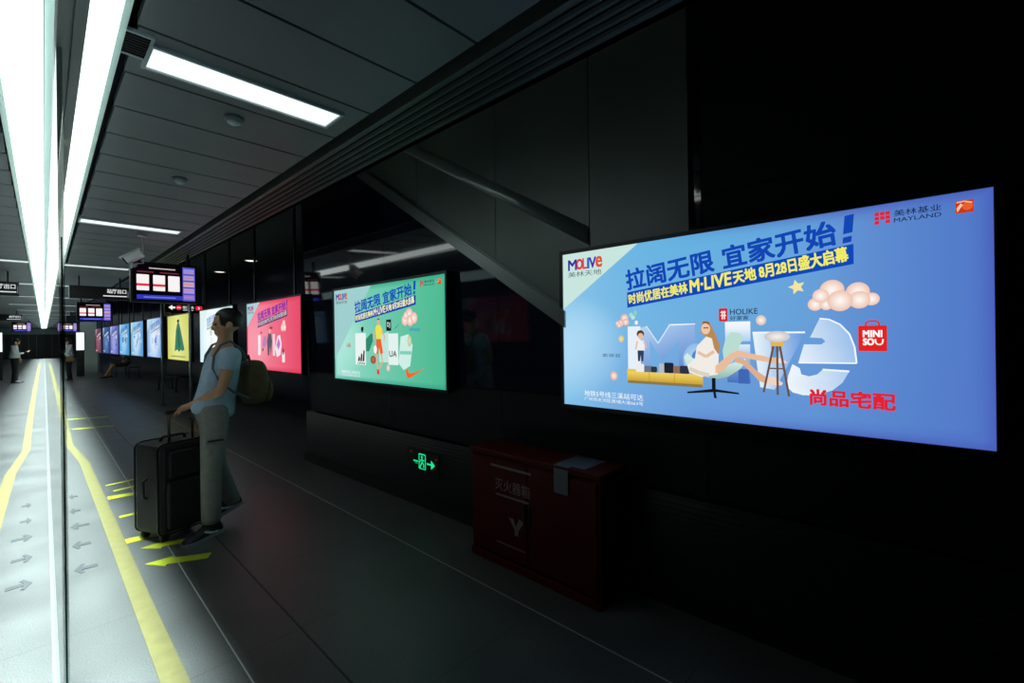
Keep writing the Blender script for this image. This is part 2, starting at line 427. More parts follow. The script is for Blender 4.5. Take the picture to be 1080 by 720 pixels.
for i in range(len(prof) - 1):
    f = bm.faces.new((rows[0][i], rows[0][i + 1], rows[1][i + 1], rows[1][i])); f.smooth = True
bm.faces.new(rows[0]); bm.faces.new(rows[1][::-1])
struct(obj('trim_9', bm, M['ridge']))

# far dark wall, the grey end of it, and the end of the hall
def quadwall(name, pts, z0, z1, m):
    bm = new(); prism(bm, pts, z0, z1); return struct(obj(name, bm, m))
quadwall('wall_far', [(4.35, 5.0), (4.9, 5.0), (4.9, 29), (2.32, 29.2), (2.32, 29.0), (3.9, 23.2), (4.3, 10.7)], 0, 3.28, M['farwall'])
quadwall('wall_column', [(1.86, 32.9), (2.23, 29.05), (2.31, 29.05), (2.6, 33)], 0, 2.75, M['endgrey'])
bm = new()
bx(bm, -6, 7, Y1, Y1 + .3, 0, 2.2, 1); bx(bm, -6, 7, Y1 - .02, Y1 + .3, 2.2, 3.3, 0)
for k in range(26): bx(bm, -6 + k * .5, -5.985 + k * .5, Y1 - .01, Y1 + .1, 0, 2.2, 0)
struct(obj('wall_end', bm, [M['endgrey'], M['enddark']]))
struct(boxobj('wall_left', M['enddark'], -6.2, -6, Y0, Y1, 0, 3.3))
struct(boxobj('wall_back', M['enddark'], -6.2, 7, Y0 - .2, Y0, 0, 3.3))

# ================================================================ THINGS
# ---- ceiling lamps across the platform
def ceiling_lamp(label):
    t = thing('ceiling_lamp', label, 'ceiling light', (0, 0, 0), 0, 'ceiling lamps across the platform')
    bm = new(); bx(bm, -.42, .42, -.10, .10, -.004, .012)
    obj('diffuser', bm, M['lamp'], t)
    bm = new()
    bx(bm, -.435, .435, -.115, -.10, -.012, .03); bx(bm, -.435, .435, .10, .115, -.012, .03)
    bx(bm, -.435, -.42, -.10, .10, -.012, .03); bx(bm, .42, .435, -.10, .10, -.012, .03)
    obj('frame', bm, M['steel2'], t)
    return t
ORD = ['nearest and largest', 'second nearest', 'third nearest', 'fourth nearest', 'fifth nearest', 'sixth nearest', 'seventh nearest', 'eighth nearest', 'ninth nearest', 'tenth nearest', 'eleventh nearest', 'twelfth nearest', 'thirteenth nearest', 'fourteenth nearest']
lamp0 = None
for k in range(14):
    y = 2.555 + 3.93 * k
    lb = ORD[k] + ' white rectangular ceiling lamp over the platform right of the glass'
    if lamp0 is None: lamp0 = ceiling_lamp(lb); o = lamp0
    else: o = dup(lamp0, (0, 0, 0), lb)
    o.location = (.80 + max(0, GSLOPE * (y - 12)), y, 2.748)
ORDL = ['nearest', 'second nearest', 'third nearest', 'fourth nearest', 'fifth nearest', 'sixth nearest', 'seventh nearest', 'eighth nearest', 'ninth nearest', 'tenth nearest', 'eleventh nearest', 'twelfth nearest']
for k in range(12):
    y = 10.415 + 3.93 * k
    o = dup(lamp0, (MX(.80, y) + .02, y, 2.748), ORDL[k] + ' white ceiling lamp over the bright platform strip left of the glass')
    o['group'] = 'ceiling lamps left of the glass'

# ---- small ceiling fittings
t = thing('ceiling_vent', 'small square dark ceiling vent beside the nearest ceiling lamp', 'vent', (.315, 2.485, 2.749))
boxobj('backing', M['void'], -.05, .05, -.095, .095, -.003, .0, t)
bm = new()
for k in range(9): bx(bm, -.05, .05, -.09 + k * .022, -.083 + k * .022, -.009, -.002)
obj('slat', bm, M['slot'], t)
bm = new(); bx(bm, -.06, -.05, -.105, .105, -.012, .004); bx(bm, .05, .06, -.105, .105, -.012, .004); bx(bm, -.05, .05, -.105, -.095, -.012, .004); bx(bm, -.05, .05, .095, .105, -.012, .004)
obj('frame', bm, M['steel2'], t)
for (x, y), lb in (((.817, 2.93), 'round grey smoke detector on the ceiling behind the nearest lamp'), ((.825, 4.33), 'round grey smoke detector on the ceiling before the second lamp')):
    t = thing('smoke_detector', lb, 'smoke detector', (x, y, 2.75), 0, 'smoke detectors on the low ceiling')
    bm = new(); lathe(bm, [(.05, 0), (.05, -.012), (.042, -.02)], n=18); obj('base', bm, M['ceiling'], t)
    bm = new(); lathe(bm, [(.034, -.02), (.032, -.034), (.018, -.042), (.004, -.044)], n=18); obj('sensor_dome', bm, M['steel2'], t)
for (x, y), lb in (((3.485, 11.4), 'small round downlight in the dark ceiling, right one of two'), ((3.47, 13.8), 'small round downlight in the dark ceiling, left one of two')):
    t = thing('downlight', lb, 'ceiling light', (x, y, 3.28), 0, 'downlights in the dark high ceiling')
    bm = new(); lathe(bm, [(.16, 0), (.16, -.012), (.125, -.016), (.12, 0)], n=24); obj('bezel', bm, M['steel2'], t)
    bm = new(); lathe(bm, [(.118, -.004), (.10, -.012), (.02, -.014)], n=24); obj('bulb', bm, M['down'], t)

# ---- floor markings
def flat(name, pts, m, label, cat, group=None, z=.003):
    bm = new(); prism(bm, pts, -.001, z); return tag(obj(name, bm, m), label, cat, group)
def band(pts, w, m=1):
    """Outline of a strip through left-edge points pts with widths w."""
    return [(x, y) for x, y in pts] + [(x + k, y) for (x, y), k in zip(pts[::-1], w[::-1])]
ypts = [(.36, .9), (.378, 2.4), (.385, 3.3), (.402, 5.6), (.415, 7.6), (.352, 9.1), (.42, 12.5), (.55, 20), (.66, 27), (.95, 45)]
yw = [.092, .09, .085, .085, .085, .075, .08, .09, .10, .11]
flat('yellow_line', band(ypts, yw), M['yellow'], 'broad yellow safety line along the floor right of the glass', 'floor marking')
flat('yellow_line', [(MX(x, y), y) for x, y in band(ypts, yw) if True][::-1], M['yellow'], 'broad yellow safety line on the bright floor left of the glass', 'floor marking')
ticks = [((.50, 12.12), (1.06, 11.98), .10, 'farthest'), ((.50, 10.70), (1.02, 10.58), .11, 'second farthest'), ((.53, 6.24), (.79, 6.30), .045, 'third farthest'), ((.56, 5.96), (.76, 6.01), .05, 'fourth farthest'),
         ((.50, 5.73), (.75, 5.70), .11, 'third nearest, brightest'), ((.51, 5.04), (.66, 5.05), .06, 'second nearest'), ((.48, 4.39), (.66, 4.38), .10, 'nearest')]
for (x0, y0), (x1, y1), w, lb in ticks:
    flat('floor_tick', [(x0, y0 - w / 2), (x1, y1 - w / 2), (x1, y1 + w / 2), (x0, y0 + w / 2)], M['yarrow'], lb + ' of the short yellow tick marks branching from the yellow line', 'floor marking', 'yellow tick marks')
def arrow_pts(tip, tail, w, hw, hl):
    t, e = Vector(tip), Vector(tail); d = (t - e).normalized(); n = Vector((-d.y, d.x)); q = t - d * hl
    P = [t, q + n * hw, q + n * w, e + n * w, e - n * w, q - n * w, q - n * hw]
    return [(p.x, p.y) for p in P]
flat('floor_arrow', arrow_pts((.515, 3.85), (.84, 3.67), .045, .075, .14), M['yarrow'], 'yellow floor arrow in front of the man\'s shoe, nearer one', 'floor marking', 'yellow floor arrows')
flat('floor_arrow', arrow_pts((.535, 4.165), (.80, 4.07), .04, .07, .13), M['yarrow'], 'yellow floor arrow under the suitcase, farther one', 'floor marking', 'yellow floor arrows', z=.0035)
def chevron(tip, L, w):
    x, y = tip
    return [(x, y), (x + L * .35, y + w), (x + L * .50, y + w * .8), (x + L * .32, y + w * .28), (x + L, y + w * .25), (x + L, y - w * .35), (x + L * .30, y - w * .25), (x + L * .42, y - w * .85), (x + L * .26, y - w)]
for i, ((x, y), L, w) in enumerate([((.19, 4.09), .112, .085), ((.203, 4.58), .10, .085), ((.216, 5.06), .11, .085), ((.235, 5.53), .066, .085), ((.252, 6.05), .06, .085)]):
    P = chevron((x, y), L, w); n = ['nearest', 'second nearest', 'middle', 'second farthest', 'farthest'][i]
    flat('floor_arrow', P, M['garrow'], n + ' grey arrow painted between glass and yellow line', 'floor marking', 'grey floor arrows')
    flat('floor_arrow', [(MX(a, b) , b) for a, b in P][::-1], M['garrow'], n + ' grey arrow painted on the bright floor left of the glass', 'floor marking', 'grey floor arrows left of the glass')

# ---- lightbox advertisements
LD = 2.37
PW, PH = 1.89, .945
def lightbox(yl, zb, label, art, legs=False, pm='print'):
    t = thing('advertising_lightbox', label, 'lightbox', (WX(LD, yl), yl, zb), WROT, 'advertising lightboxes along the right')
    art.build('poster', M[pm], t, (0, -.002, 0))
    f = .022
    bm = new()
    bx(bm, -f, PW + f, .0, .055, -f, PH + f)
    bx(bm, -f, PW + f, -.012, .0, PH, PH + f); bx(bm, -f, PW + f, -.012, .0, -f, 0); bx(bm, -f, 0, -.012, .0, 0, PH); bx(bm, PW, PW + f, -.012, .0, 0, PH)
    obj('frame', bm, M['frame'], t)
    if legs:
        for u in (.25, PW - .25):
            bm = new(); bx(bm, u - .012, u + .012, .018, .042, PH + f, 3.28 - zb); bx(bm, u - .05, u + .05, -.02, .08, 3.272 - zb, 3.28 - zb)
            obj('hanger', bm, M['frame'], t)
    return t
W_ = '#f2f6fa'
def headline(c, dark, bar, yel, full=True):
    a = math.radians(7.1)
    if full:
        c.text('拉阔无限', .452, .687, .112, dark, .480, a, .05); c.text('宜家开始', .975, .750, .108, dark, .460, a, .05); c.poly([(1.452, .845), (1.484, .849), (1.490, .925), (1.458, .921)], dark); c.poly([(1.450, .806), (1.480, .810), (1.482, .835), (1.452, .831)], dark)
    c.poly([(.449, .587), (1.487, .716), (1.487, .800), (.449, .674)], bar)
    c.text('时尚优居在美林', .463, .605, .058, yel, .335, a, .05); c.text('M·LIVE', .808, .647, .062, yel, .205, a, .06, .1)
    c.text('天地', 1.02, .674, .060, yel, .10, a, .05); c.text('8月28日盛大启幕', 1.135, .689, .062, yel, .338, a, .05)
def corner_logo(c, tri, x=0.):
    c.poly([(0, PH), (0, .60), (.516, PH)], tri)
    for ch, u, w, col in (('M', .042, .062, '#3a2ca0'), ('O', .104, .044, '#d8343c'), ('L', .150, .03, '#e0425a'), ('I', .184, .012, '#2b66c8'), ('V', .198, .046, '#5230a8'), ('e', .244, .042, '#e0532c')):
        c.text(ch, u, .842, .062, col, w, .0, .07)
    c.text('美林天地', .042, .796, .034, '#5d6b78', .24, .0, .004)
def mayland(c, red, ink):
    for i, (a, b) in enumerate(((1.557, .900), (1.574, .900), (1.591, .900), (1.557, .883), (1.574, .883), (1.591, .883), (1.557, .866), (1.591, .866))): c.rect(a, b, a + .0145, b + .0145, red)
    c.text('美林基业', 1.617, .888, .025, ink, .137, 0, .01); c.text('MAYLAND', 1.617, .865, .016, ink, .137, 0, .01)
    c.rect(1.792, .866, 1.84, .912, '#c8371e'); c.ell(1.824, .889, .014, .015, '#e8602c'); c.poly([(1.797, .870), (1.812, .895), (1.806, .902), (1.795, .885)], '#f4c9a0')
    c.line([(1.795, .906), (1.815, .908), (1.836, .900)], .005, '#f4b890')
def caption(c, n):
    c.text('地铁5号线三溪站可达', .156, .064, .034, W_, .385, 0, .01); c.text('广州市天河区黄埔大道663号', .156, .036, .022, W_, .385)
def cloud(c, parts, hi, rim):
    for u, v, r in parts: c.ell(u, v, r, r, hi, edge=rim)

# the large blue one
def blue_art():
    c = Canvas()
    def bg(u, v):
        a, b = u / PW, v / PH
        x = mixc('#86c4ea', '#5a8bd0', a ** 1.1)
        x = mixc(x, '#5fb4e2', max(0, 1 - ((a - .42) / .35) ** 2) * max(0, b - .25) * .9)
        x = mixc(x, '#b9e0f8', max(0, 1 - ((a - .03) / .2) ** 2 - ((b - .38) / .35) ** 2) * .8)
        x = mixc(x, '#5c8ad2', max(0, .5 - b) * 1.3 * min(1, a * 2.2))
        x = mixc(x, '#4a68c0', max(0, a - .72) * 2.0)
        e = min(u, PW - u, v, PH - v)
        return mixc(x, '#4048b0', max(0, .45 - e / .10) * max(0, min(1, (a - .35) / .4)))  # rim inked darker for the backlight fading at the edges
    c.rect(0, 0, PW, PH, bg, 56, 28)
    corner_logo(c, '#c9e6de'); headline(c, '#1246b4', '#0c48b8', '#f2ee62'); mayland(c, '#d8283c', '#14244a'); caption(c, 1)
    # the big letters standing behind the furniture
    fm = lambda u, v: mixc('#3f78cc', '#cfe2f6', (v - .18) / .28 * .55 + (.83 - u) * .9)
    c.rect(.452, .215, .53, .48, '#e6f0fa'); c.poly([(.53, .215), (.53, .47), (.565, .48), (.632, .385), (.70, .487), (.83, .487), (.83, .24), (.745, .22), (.745, .40), (.655, .29), (.585, .40), (.585, .215)], fm)
    c.poly([(.70, .487), (.83, .487), (.835, .482), (.705, .479)], '#eaf4fc'); c.line([(.565, .48), (.632, .385), (.70, .487)], .006, '#d8eafa')
    c.ell(.835, .30, .068, .085, '#bcd8f2', edge='#8fbce6'); c.ell(.85, .30, .04, .055, '#4f86cc')
    c.rect(.977, .395, 1.091, .49, lambda u, v: mixc('#a9cdf0', '#f4f9fd', (v - .39) / .08), 2, 3)
    c.rect(.985, .195, 1.089, .380, lambda u, v: mixc('#4470bc', '#dcebf9', (v - .2) / .18), 2, 4); c.rect(1.035, .192, 1.083, .262, '#3f68b4')
    c.poly([(1.10, .436), (1.17, .436), (1.185, .30), (1.25, .432), (1.312, .432), (1.19, .172), (1.13, .18)], lambda u, v: mixc('#eaf4fc', '#5f96dc', (u - 1.12) / .18))
    c.line([(1.10, .436), (1.312, .434)], .008, '#f2f8fd')
    fe = lambda u, v: mixc('#eef6fd', '#6a9fe0', (u - 1.24) * 2.6 + (v - .4) * .7)
    c.poly([(1.366, .493), (1.40, .488), (1.438, .466), (1.470, .425), (1.487, .37), (1.493, .303), (1.285, .299), (1.307, .381), (1.372, .381), (1.386, .394), (1.374, .408), (1.330, .411)], fe)
    c.poly([(1.262, .292), (1.245, .24), (1.238, .19), (1.262, .165), (1.30, .156), (1.35, .158), (1.41, .185), (1.445, .22), (1.468, .268), (1.375, .272), (1.355, .25), (1.325, .24), (1.296, .248), (1.290, .275)], fe)
    c.line([(1.366, .493), (1.40, .488), (1.438, .466), (1.470, .425), (1.487, .37), (1.493, .303), (1.285, .299)], .006, '#f4fafe'); c.line([(1.468, .268), (1.375, .272)], .008, '#f0f7fd')
    # yellow sofa with cushions and a boy standing behind
    c.rect(.447, .20, .54, .24, '#e8c64a'); c.rect(.447, .172, .868, .226, lambda u, v: mixc('#c99a2c', '#f0d468', (v - .17) / .05), 8, 2); c.rect(.45, .160, .865, .175, '#8a7a48')
    for u in (.58, .72): c.line([(u, .174), (u, .226)], .003, '#b88c28')
    for (a, b, w, h, cl) in ((.50, .226, .05, .045, '#e9edf0'), (.55, .226, .05, .035, '#6a7486'), (.59, .226, .035, .032, '#2c3648'), (.635, .226, .03, .05, '#b8bcc0'), (.665, .226, .052, .056, '#1c2436'), (.715, .226, .045, .04, '#8f6f5c'), (.75, .226, .05, .042, '#2a3244')):
        c.rrect(a, b, a + w, b + h, .008, cl)
    c.ell(.53, .437, .022, .021, '#5a3a26'); c.ell(.531, .425, .016, .017, '#e8bda0'); c.poly([(.51, .40), (.552, .40), (.556, .345), (.506, .345)], '#eceff4'); c.poly([(.512, .345), (.55, .345), (.546, .285), (.534, .285), (.531, .32), (.526, .285), (.514, .285)], '#31405e'); c.line([(.512, .397), (.50, .35)], .009, '#e8bda0'); c.line([(.55, .397), (.565, .36)], .009, '#e8bda0')
    # woman reclining in a pale green armchair
    ch = '#b9ddd2'
    c.poly([(.98, .41), (1.005, .44), (1.045, .435), (1.062, .41), (1.045, .38), (1.03, .33), (1.005, .29), (.97, .30), (.965, .35)], ch)
    c.poly([(.772, .315), (.79, .335), (.83, .30), (.90, .272), (.96, .272), (1.04, .30), (1.068, .312), (1.072, .298), (1.045, .262), (.99, .222), (.94, .208), (.89, .212), (.83, .235), (.785, .275)], lambda u, v: mixc('#8fb8ae', '#d2ece4', (v - .21) / .08))
    c.rect(.912, .15, .93, .212, '#14181e'); c.poly([(.786, .134), (.92, .158), (1.036, .147), (1.04, .139), (.93, .143), (.935, .112), (.922, .112), (.918, .141), (.79, .126)], '#14181e')
    c.poly([(.868, .40), (.90, .432), (.935, .42), (.948, .36), (.945, .29), (.94, .23), (.86, .215), (.80, .235), (.79, .27), (.83, .31), (.84, .37)], '#f0ece6')
    c.line([(.80, .255), (.85, .235), (.90, .225)], .02, '#dcd2c4'); c.line([(.845, .34), (.885, .318), (.925, .345)], .016, '#e6c2a6')
    c.poly([(.858, .44), (.868, .492), (.905, .49), (.925, .45), (.955, .37), (.945, .33), (.925, .36), (.915, .41), (.885, .42)], '#b98a56'); c.ell(.885, .458, .022, .028, '#eec6a8'); c.poly([(.866, .486), (.876, .497), (.90, .494), (.906, .478), (.885, .487)], '#8a5c34'); c.rect(.874, .46, .899, .466, '#8a5a3c')
    c.poly([(.93, .235), (.93, .272), (1.0, .335), (1.035, .352), (1.08, .34), (1.17, .322), (1.21, .318), (1.225, .305), (1.20, .294), (1.12, .305), (1.04, .322), (1.01, .305), (.97, .25)], '#e9bd9c')
    c.poly([(1.03, .318), (1.075, .302), (1.11, .262), (1.165, .222), (1.212, .212), (1.218, .196), (1.16, .196), (1.125, .21), (1.095, .245), (1.055, .285), (1.02, .295)], '#dfae8c'); c.poly([(1.20, .318), (1.222, .316), (1.245, .296), (1.205, .296)], '#f2ddd0'); c.poly([(1.16, .222), (1.185, .235), (1.225, .205), (1.218, .193), (1.15, .196)], '#f0d4c0')
    # stool
    for p in ([(1.19, .385), (1.145, .158)], [(1.203, .385), (1.203, .150)], [(1.212, .385), (1.248, .146)]): c.line(p, .009, '#6b5140')
    c.line([(1.168, .27), (1.228, .27)], .006, '#6b5140'); c.rect(1.178, .372, 1.228, .40, '#e8b648'); c.ell(1.203, .416, .052, .026, '#f6f2ee', edge='#c9c4c6')
    # logos round about
    c.rrect(.950, .493, .990, .557, .006, '#d4202e'); c.line([(.958, .538), (.982, .538)], .006, '#fbe9e4'); c.line([(.966, .503), (.966, .545)], .006, '#fbe9e4'); c.line([(.976, .503), (.976, .545)], .006, '#fbe9e4'); c.line([(.958, .522), (.984, .522)], .005, '#fbe9e4')
    c.text('HOLIKE', 1.002, .524, .027, '#1c2c4c', .122, 0, .012); c.text('好莱客', 1.002, .496, .022, '#24344f', .083, 0, .008)
    c.rrect(1.500, .354, 1.592, .458, .004, '#e2231f'); 
    c.line([(1.524, .458), (1.526, .471), (1.535, .476), (1.557, .476), (1.566, .471), (1.568, .458)], .006, '#e2231f')
    c.text('MINI', 1.516, .412, .026, '#ffffff', .060, 0, .09); c.text('SO', 1.516, .379, .026, '#ffffff', .034, 0, .09)
    c.line([(1.555, .403), (1.556, .388), (1.563, .381), (1.572, .381), (1.578, .388), (1.579, .403)], .005, '#ffffff')
    c.text('尚品宅配', 1.330, .119, .066, '#e02434', .284, 0, .07)
    c.text('索菲亚', .290, .304, .020, '#4a5f78', .12, 0, .006)
    cloud(c, ((1.352, .555, .028), (1.392, .552, .024), (1.412, .612, .044), (1.372, .590, .03), (1.500, .598, .040), (1.545, .566, .026), (1.505, .565, .036), (1.440, .565, .044)), '#fffdf8', '#eec3b0')
    cloud(c, ((.412, .500, .020), (.402, .490, .016), (.437, .528, .024), (.445, .505, .02), (.392, .50, .012)), '#fff4ee', '#e6ac98'); c.ell(.478, .545, .011, .013, '#9fe0cc'); c.ell(.504, .555, .010, .015, '#86d4bc'); c.ell(.49, .53, .012, .012, '#b6e8d8'); c.ell(.415, .41, .017, .02, '#f4e3b0', edge='#d8c080'); c.ell(.51, .50, .010, .012, '#f6efe8')
    pts = [(1.284 + (.034 if i % 2 == 0 else .016) * math.cos(PI / 2 + i * PI / 5 + .25), .636 + (.034 if i % 2 == 0 else .016) * math.sin(PI / 2 + i * PI / 5 + .25)) for i in range(10)]; c.poly(pts, '#f3e6a0')
    c.ell(1.139, .493, .022, .024, '#fff8f2', edge='#d8bcb4'); c.ell(.365, .196, .024, .027, '#fff2ea', edge='#e0a898')
    return c
lightbox(1.747, 1.047, 'large blue backlit advert at right with a woman lounging in an armchair', blue_art())

def green_art():
    c = Canvas()
    def bg(u, v):
        a, b = u / PW, v / PH
        x = mixc('#9fe0d2', '#4bb890', a ** .9); x = mixc(x, '#bff0e6', max(0, 1 - ((a - .06) / .3) ** 2 - ((b - .45) / .45) ** 2) * .6)
        x = mixc(x, '#57c79c', max(0, b - .5) * .6)
        e = min(u, PW - u, v, PH - v); return mixc('#1c8f78', x, .5 + e / .08) if e < .04 else x  # backlight falloff at the edges is coloured into the print
    c.rect(0, 0, PW, PH, bg, 40, 20)
    c.poly([(0, PH), (0, .20), (.75, PH)], '#9fcfcf')
    corner_logo(c, '#9fcfcf'); headline(c, '#1450b8', '#1c3cb0', '#f0f0b0'); mayland(c, '#d8283c', '#1c4a48'); caption(c, 2)
    c.rect(.455, .165, .66, .48, '#e9f3f0'); c.poly([(.66, .30), (.66, .42), (.76, .475), (.79, .47), (.79, .40), (.72, .30)], '#2f8a6a'); c.poly([(.90, .20), (.90, .45), (1.06, .49), (1.10, .30), (1.10, .20)], '#bfe6dc')
    c.rect(1.06, .18, 1.22, .47, '#e4f2ee'); c.poly([(1.22, .20), (1.26, .44), (1.38, .46), (1.44, .36), (1.40, .18), (1.30, .14)], '#cfeee6'); c.poly([(1.24, .28), (1.42, .28), (1.42, .31), (1.25, .31)], '#7fd0b8')
    # jersey player
    c.ell(.893, .585, .024, .03, '#e0b090'); c.poly([(.868, .60), (.88, .618), (.91, .616), (.918, .598), (.893, .606)], '#6a4428')
    c.poly([(.84, .53), (.87, .555), (.92, .555), (.955, .52), (.96, .46), (.94, .46), (.93, .42), (.855, .42), (.85, .46)], '#f2e24a'); c.line([(.955, .50), (1.0, .44), (.985, .40)], .016, '#e0b090'); c.line([(.845, .52), (.80, .45), (.82, .41)], .016, '#e0b090')
    c.poly([(.855, .42), (.935, .42), (.97, .29), (.925, .27), (.90, .34), (.88, .27), (.84, .29)], '#f0642c'); c.line([(.865, .28), (.86, .20), (.875, .13)], .022, '#e0b090'); c.line([(.945, .28), (.955, .20), (.90, .14)], .02, '#e0b090'); c.poly([(.855, .13), (.895, .13), (.91, .08), (.86, .085)], '#e04a30')
    for i in range(3):
        a = .505 + i * .045; c.poly([(a, .20), (a + .033, .20), (a + .045, .205 + .035 * (i + 1) - .01), (a + .022, .225 + .03 * (i + 1))], '#16181c')
    c.text('adidas', .50, .172, .022, '#16181c', .145, 0, .03)
    c.rect(1.03, .495, 1.112, .60, '#14181c'); c.text('DJ', 1.048, .52, .055, '#e9f3f0', .045, 0, .02)
    c.poly([(.578, .54), (.62, .545), (.625, .52), (.61, .49), (.585, .49), (.572, .52)], '#1c2424'); c.poly([(1.15, .50), (1.26, .57), (1.20, .525), (1.17, .515)], '#245a50')
    c.text('UA', 1.078, .255, .055, '#101418', .12, 0, .03); c.text('vivo', 1.40, .485, .036, '#3a86c8', .15, 0, .02)
    c.text('H', .29, .33, .05, '#d83444', .035, .1, .02); c.text('4', .335, .33, .055, '#c84050', .03, .1, .03)
    c.poly([(1.338, .142), (1.352, .085), (1.378, .070), (1.42, .082), (1.618, .170), (1.45, .122), (1.395, .115), (1.375, .132), (1.380, .155)], '#f0682c')
    cloud(c, ((1.335, .585, .05), (1.40, .635, .055), (1.415, .58, .05), (1.47, .60, .05), (1.35, .625, .035)), '#fff6f0', '#e8b4a4')
    c.ell(1.40, .40, .03, .05, '#e4e4c4', edge='#b8c49c'); c.ell(.80, .22, .05, .04, '#d86a50', edge='#8c4a3c'); c.ell(1.06, .15, .03, .035, '#f4ece4', edge='#d8b4a8'); c.ell(.84, .32, .03, .04, '#f4f4f0')
    return c
lightbox(4.80, 1.050, 'green backlit advert on the dark wall with a footballer in yellow', green_art())

def red_art():
    c = Canvas()
    def bg(u, v):
        a, b = u / PW, v / PH
        x = mixc('#f892a6', '#e64a68', a ** 1.3); x = mixc(x, '#ffb8c0', max(0, 1 - ((a - .25) / .3) ** 2 - ((b - .4) / .4) ** 2) * .4)
        e = min(u, PW - u, v, PH - v); return mixc('#d82440', x, .5 + e / .08) if e < .04 else x  # edges printed deeper red to show the backlight falling off
    c.rect(0, 0, PW, PH, bg, 32, 16)
    corner_logo(c, '#a9d4d8'); headline(c, '#7a2cb0', '#5a3a6c', '#cdbcc4'); caption(c, 3)
    c.rect(.46, .20, .56, .48, '#f6eef2'); c.poly([(.62, .33), (.66, .45), (.78, .47), (.78, .35), (.70, .31)], '#c084c0'); c.poly([(.82, .20), (.80, .40), (.85, .50), (.93, .52), (.98, .40), (.93, .20), (.90, .33), (.87, .20)], '#5f5a6a'); c.ell(.90, .53, .03, .035, '#e8c0a8')
    c.rect(1.0, .20, 1.08, .49, '#f4d8e0'); c.poly([(1.08, .30), (1.16, .46), (1.25, .48), (1.30, .36), (1.26, .22), (1.14, .18)], '#f6e4ec'); c.poly([(1.13, .34), (1.2, .44), (1.26, .36), (1.2, .28)], '#c478c4')
    cloud(c, ((1.33, .57, .05), (1.38, .62, .05), (1.40, .57, .05)), '#fffaf4', '#f0b0a8'); c.rrect(1.31, .12, 1.40, .25, .02, '#f4e8ec'); c.rrect(1.335, .22, 1.37, .30, .01, '#3a3440'); c.rect(.62, .26, .66, .30, '#4a4a5c'); c.rect(.56, .5, .62, .53, '#c03a5c'); c.rect(.90, .56, 1.0, .59, '#b8304c')
    return c
lightbox(7.53, 1.06, 'red backlit advert hung between the green one and the white one', red_art(), True)

def pale_art(base, tint, glow, seed):
    rnd = random.Random(seed); c = Canvas()
    def bg(u, v):
        a, b = u / PW, v / PH
        x = mixc(base, tint, abs(a - .4) * 1.3 + (1 - b) * .15); return mixc(x, glow, max(0, 1 - ((a - .45) / .4) ** 2 - ((b - .45) / .5) ** 2) * .8)
    c.rect(0, 0, PW, PH, bg, 20, 12)
    c.poly([(0, PH), (0, .62), (.5, PH)], mixc(base, '#cfe8e0', .5))
    headline(c, mixc(tint, '#2050b0', .5), mixc(tint, '#2858b8', .45), '#f0f2c8')
    for k in range(9):
        u, v = rnd.uniform(.4, 1.5), rnd.uniform(.16, .5); c.rrect(u, v, u + rnd.uniform(.06, .2), v + rnd.uniform(.05, .16), .02, mixc(tint, rnd.choice(['#f6faff', '#4a78c0', '#d8c49c', '#7aa4d8']), .55))
    cloud(c, ((1.36, .57, .05), (1.41, .61, .05), (1.45, .57, .045)), '#ffffff', '#e8d0d0')
    caption(c, 4)
    return c
lightbox(10.05, 1.075, 'dazzling white-blue backlit advert behind the man with the suitcase', pale_art('#f4ffff', '#bfe8f6', '#ffffff', 3), True)

def yellow_art():
    c = Canvas()
    c.rect(0, 0, PW, PH, lambda u, v: mixc('#eef0a0', '#c8cc5c', abs(u / PW - .45) * 1.2 + abs(v / PH - .5) * .5), 16, 10)
    c.poly([(.62, .18), (.75, .62), (.86, .76), (.95, .80), (1.05, .76), (1.18, .60), (1.45, .22), (1.25, .19), (1.15, .22), (1.0, .17), (.85, .22)], '#3f7f68'); c.ell(.95, .82, .10, .035, '#2c4a40'); c.poly([(.95, .20), (.9, .6), (1.0, .7), (1.1, .3)], '#2f6a58')
    c.rect(.3, .06, 1.5, .085, '#9aa050')
    return c
lightbox(12.65, 1.07, 'yellow backlit advert with a dark green dress figure', yellow_art(), True)
for args in ((14.95, 1.08, 'blue-white backlit advert next left of the yellow one', '#b8dcf6', '#6a9ae0', '#f0f4fc', 11), (17.35, 1.07, 'pale blue backlit advert, second left of the yellow one', '#a4d4f0', '#4f90d0', '#dcecfa', 12), (19.45, 1.06, 'sky blue backlit advert, third left of the yellow one', '#7cc0ec', '#3c88c8', '#b4daf2', 13),
             (21.5, 1.05, 'dim lavender blue backlit advert, fourth left of the yellow one', '#8a8ed8', '#5058b0', '#a8aee6', 14), (22.95 + .5, 1.05, 'dim deep blue backlit advert, fifth left of the yellow one', '#4a6ca8', '#2c4880', '#6088bc', 16), (25.7, 1.04, 'dim dark reddish backlit advert, farthest in the row', '#8a4a5a', '#4a3450', '#a0606a', 15)):
    lightbox(args[0], args[1], args[2], pale_art(*args[3:]), True)

# lettering on the wall under the blue advert
c = Canvas(); c.text('媒体热线 400-960-9883', 0, 0, .032, '#1a1b1e', .50, 0, .006)
t = thing('wall_lettering', 'faint grey lettering on the dark wall under the blue advert', 'lettering', (WX(DW - .002, .30), .30, .985), WROT)
o = c.build('letters', M['white'], t)
o.data.materials.clear(); o.data.materials.append(mat('wall_letter_grey', '#3a3c40', .6))

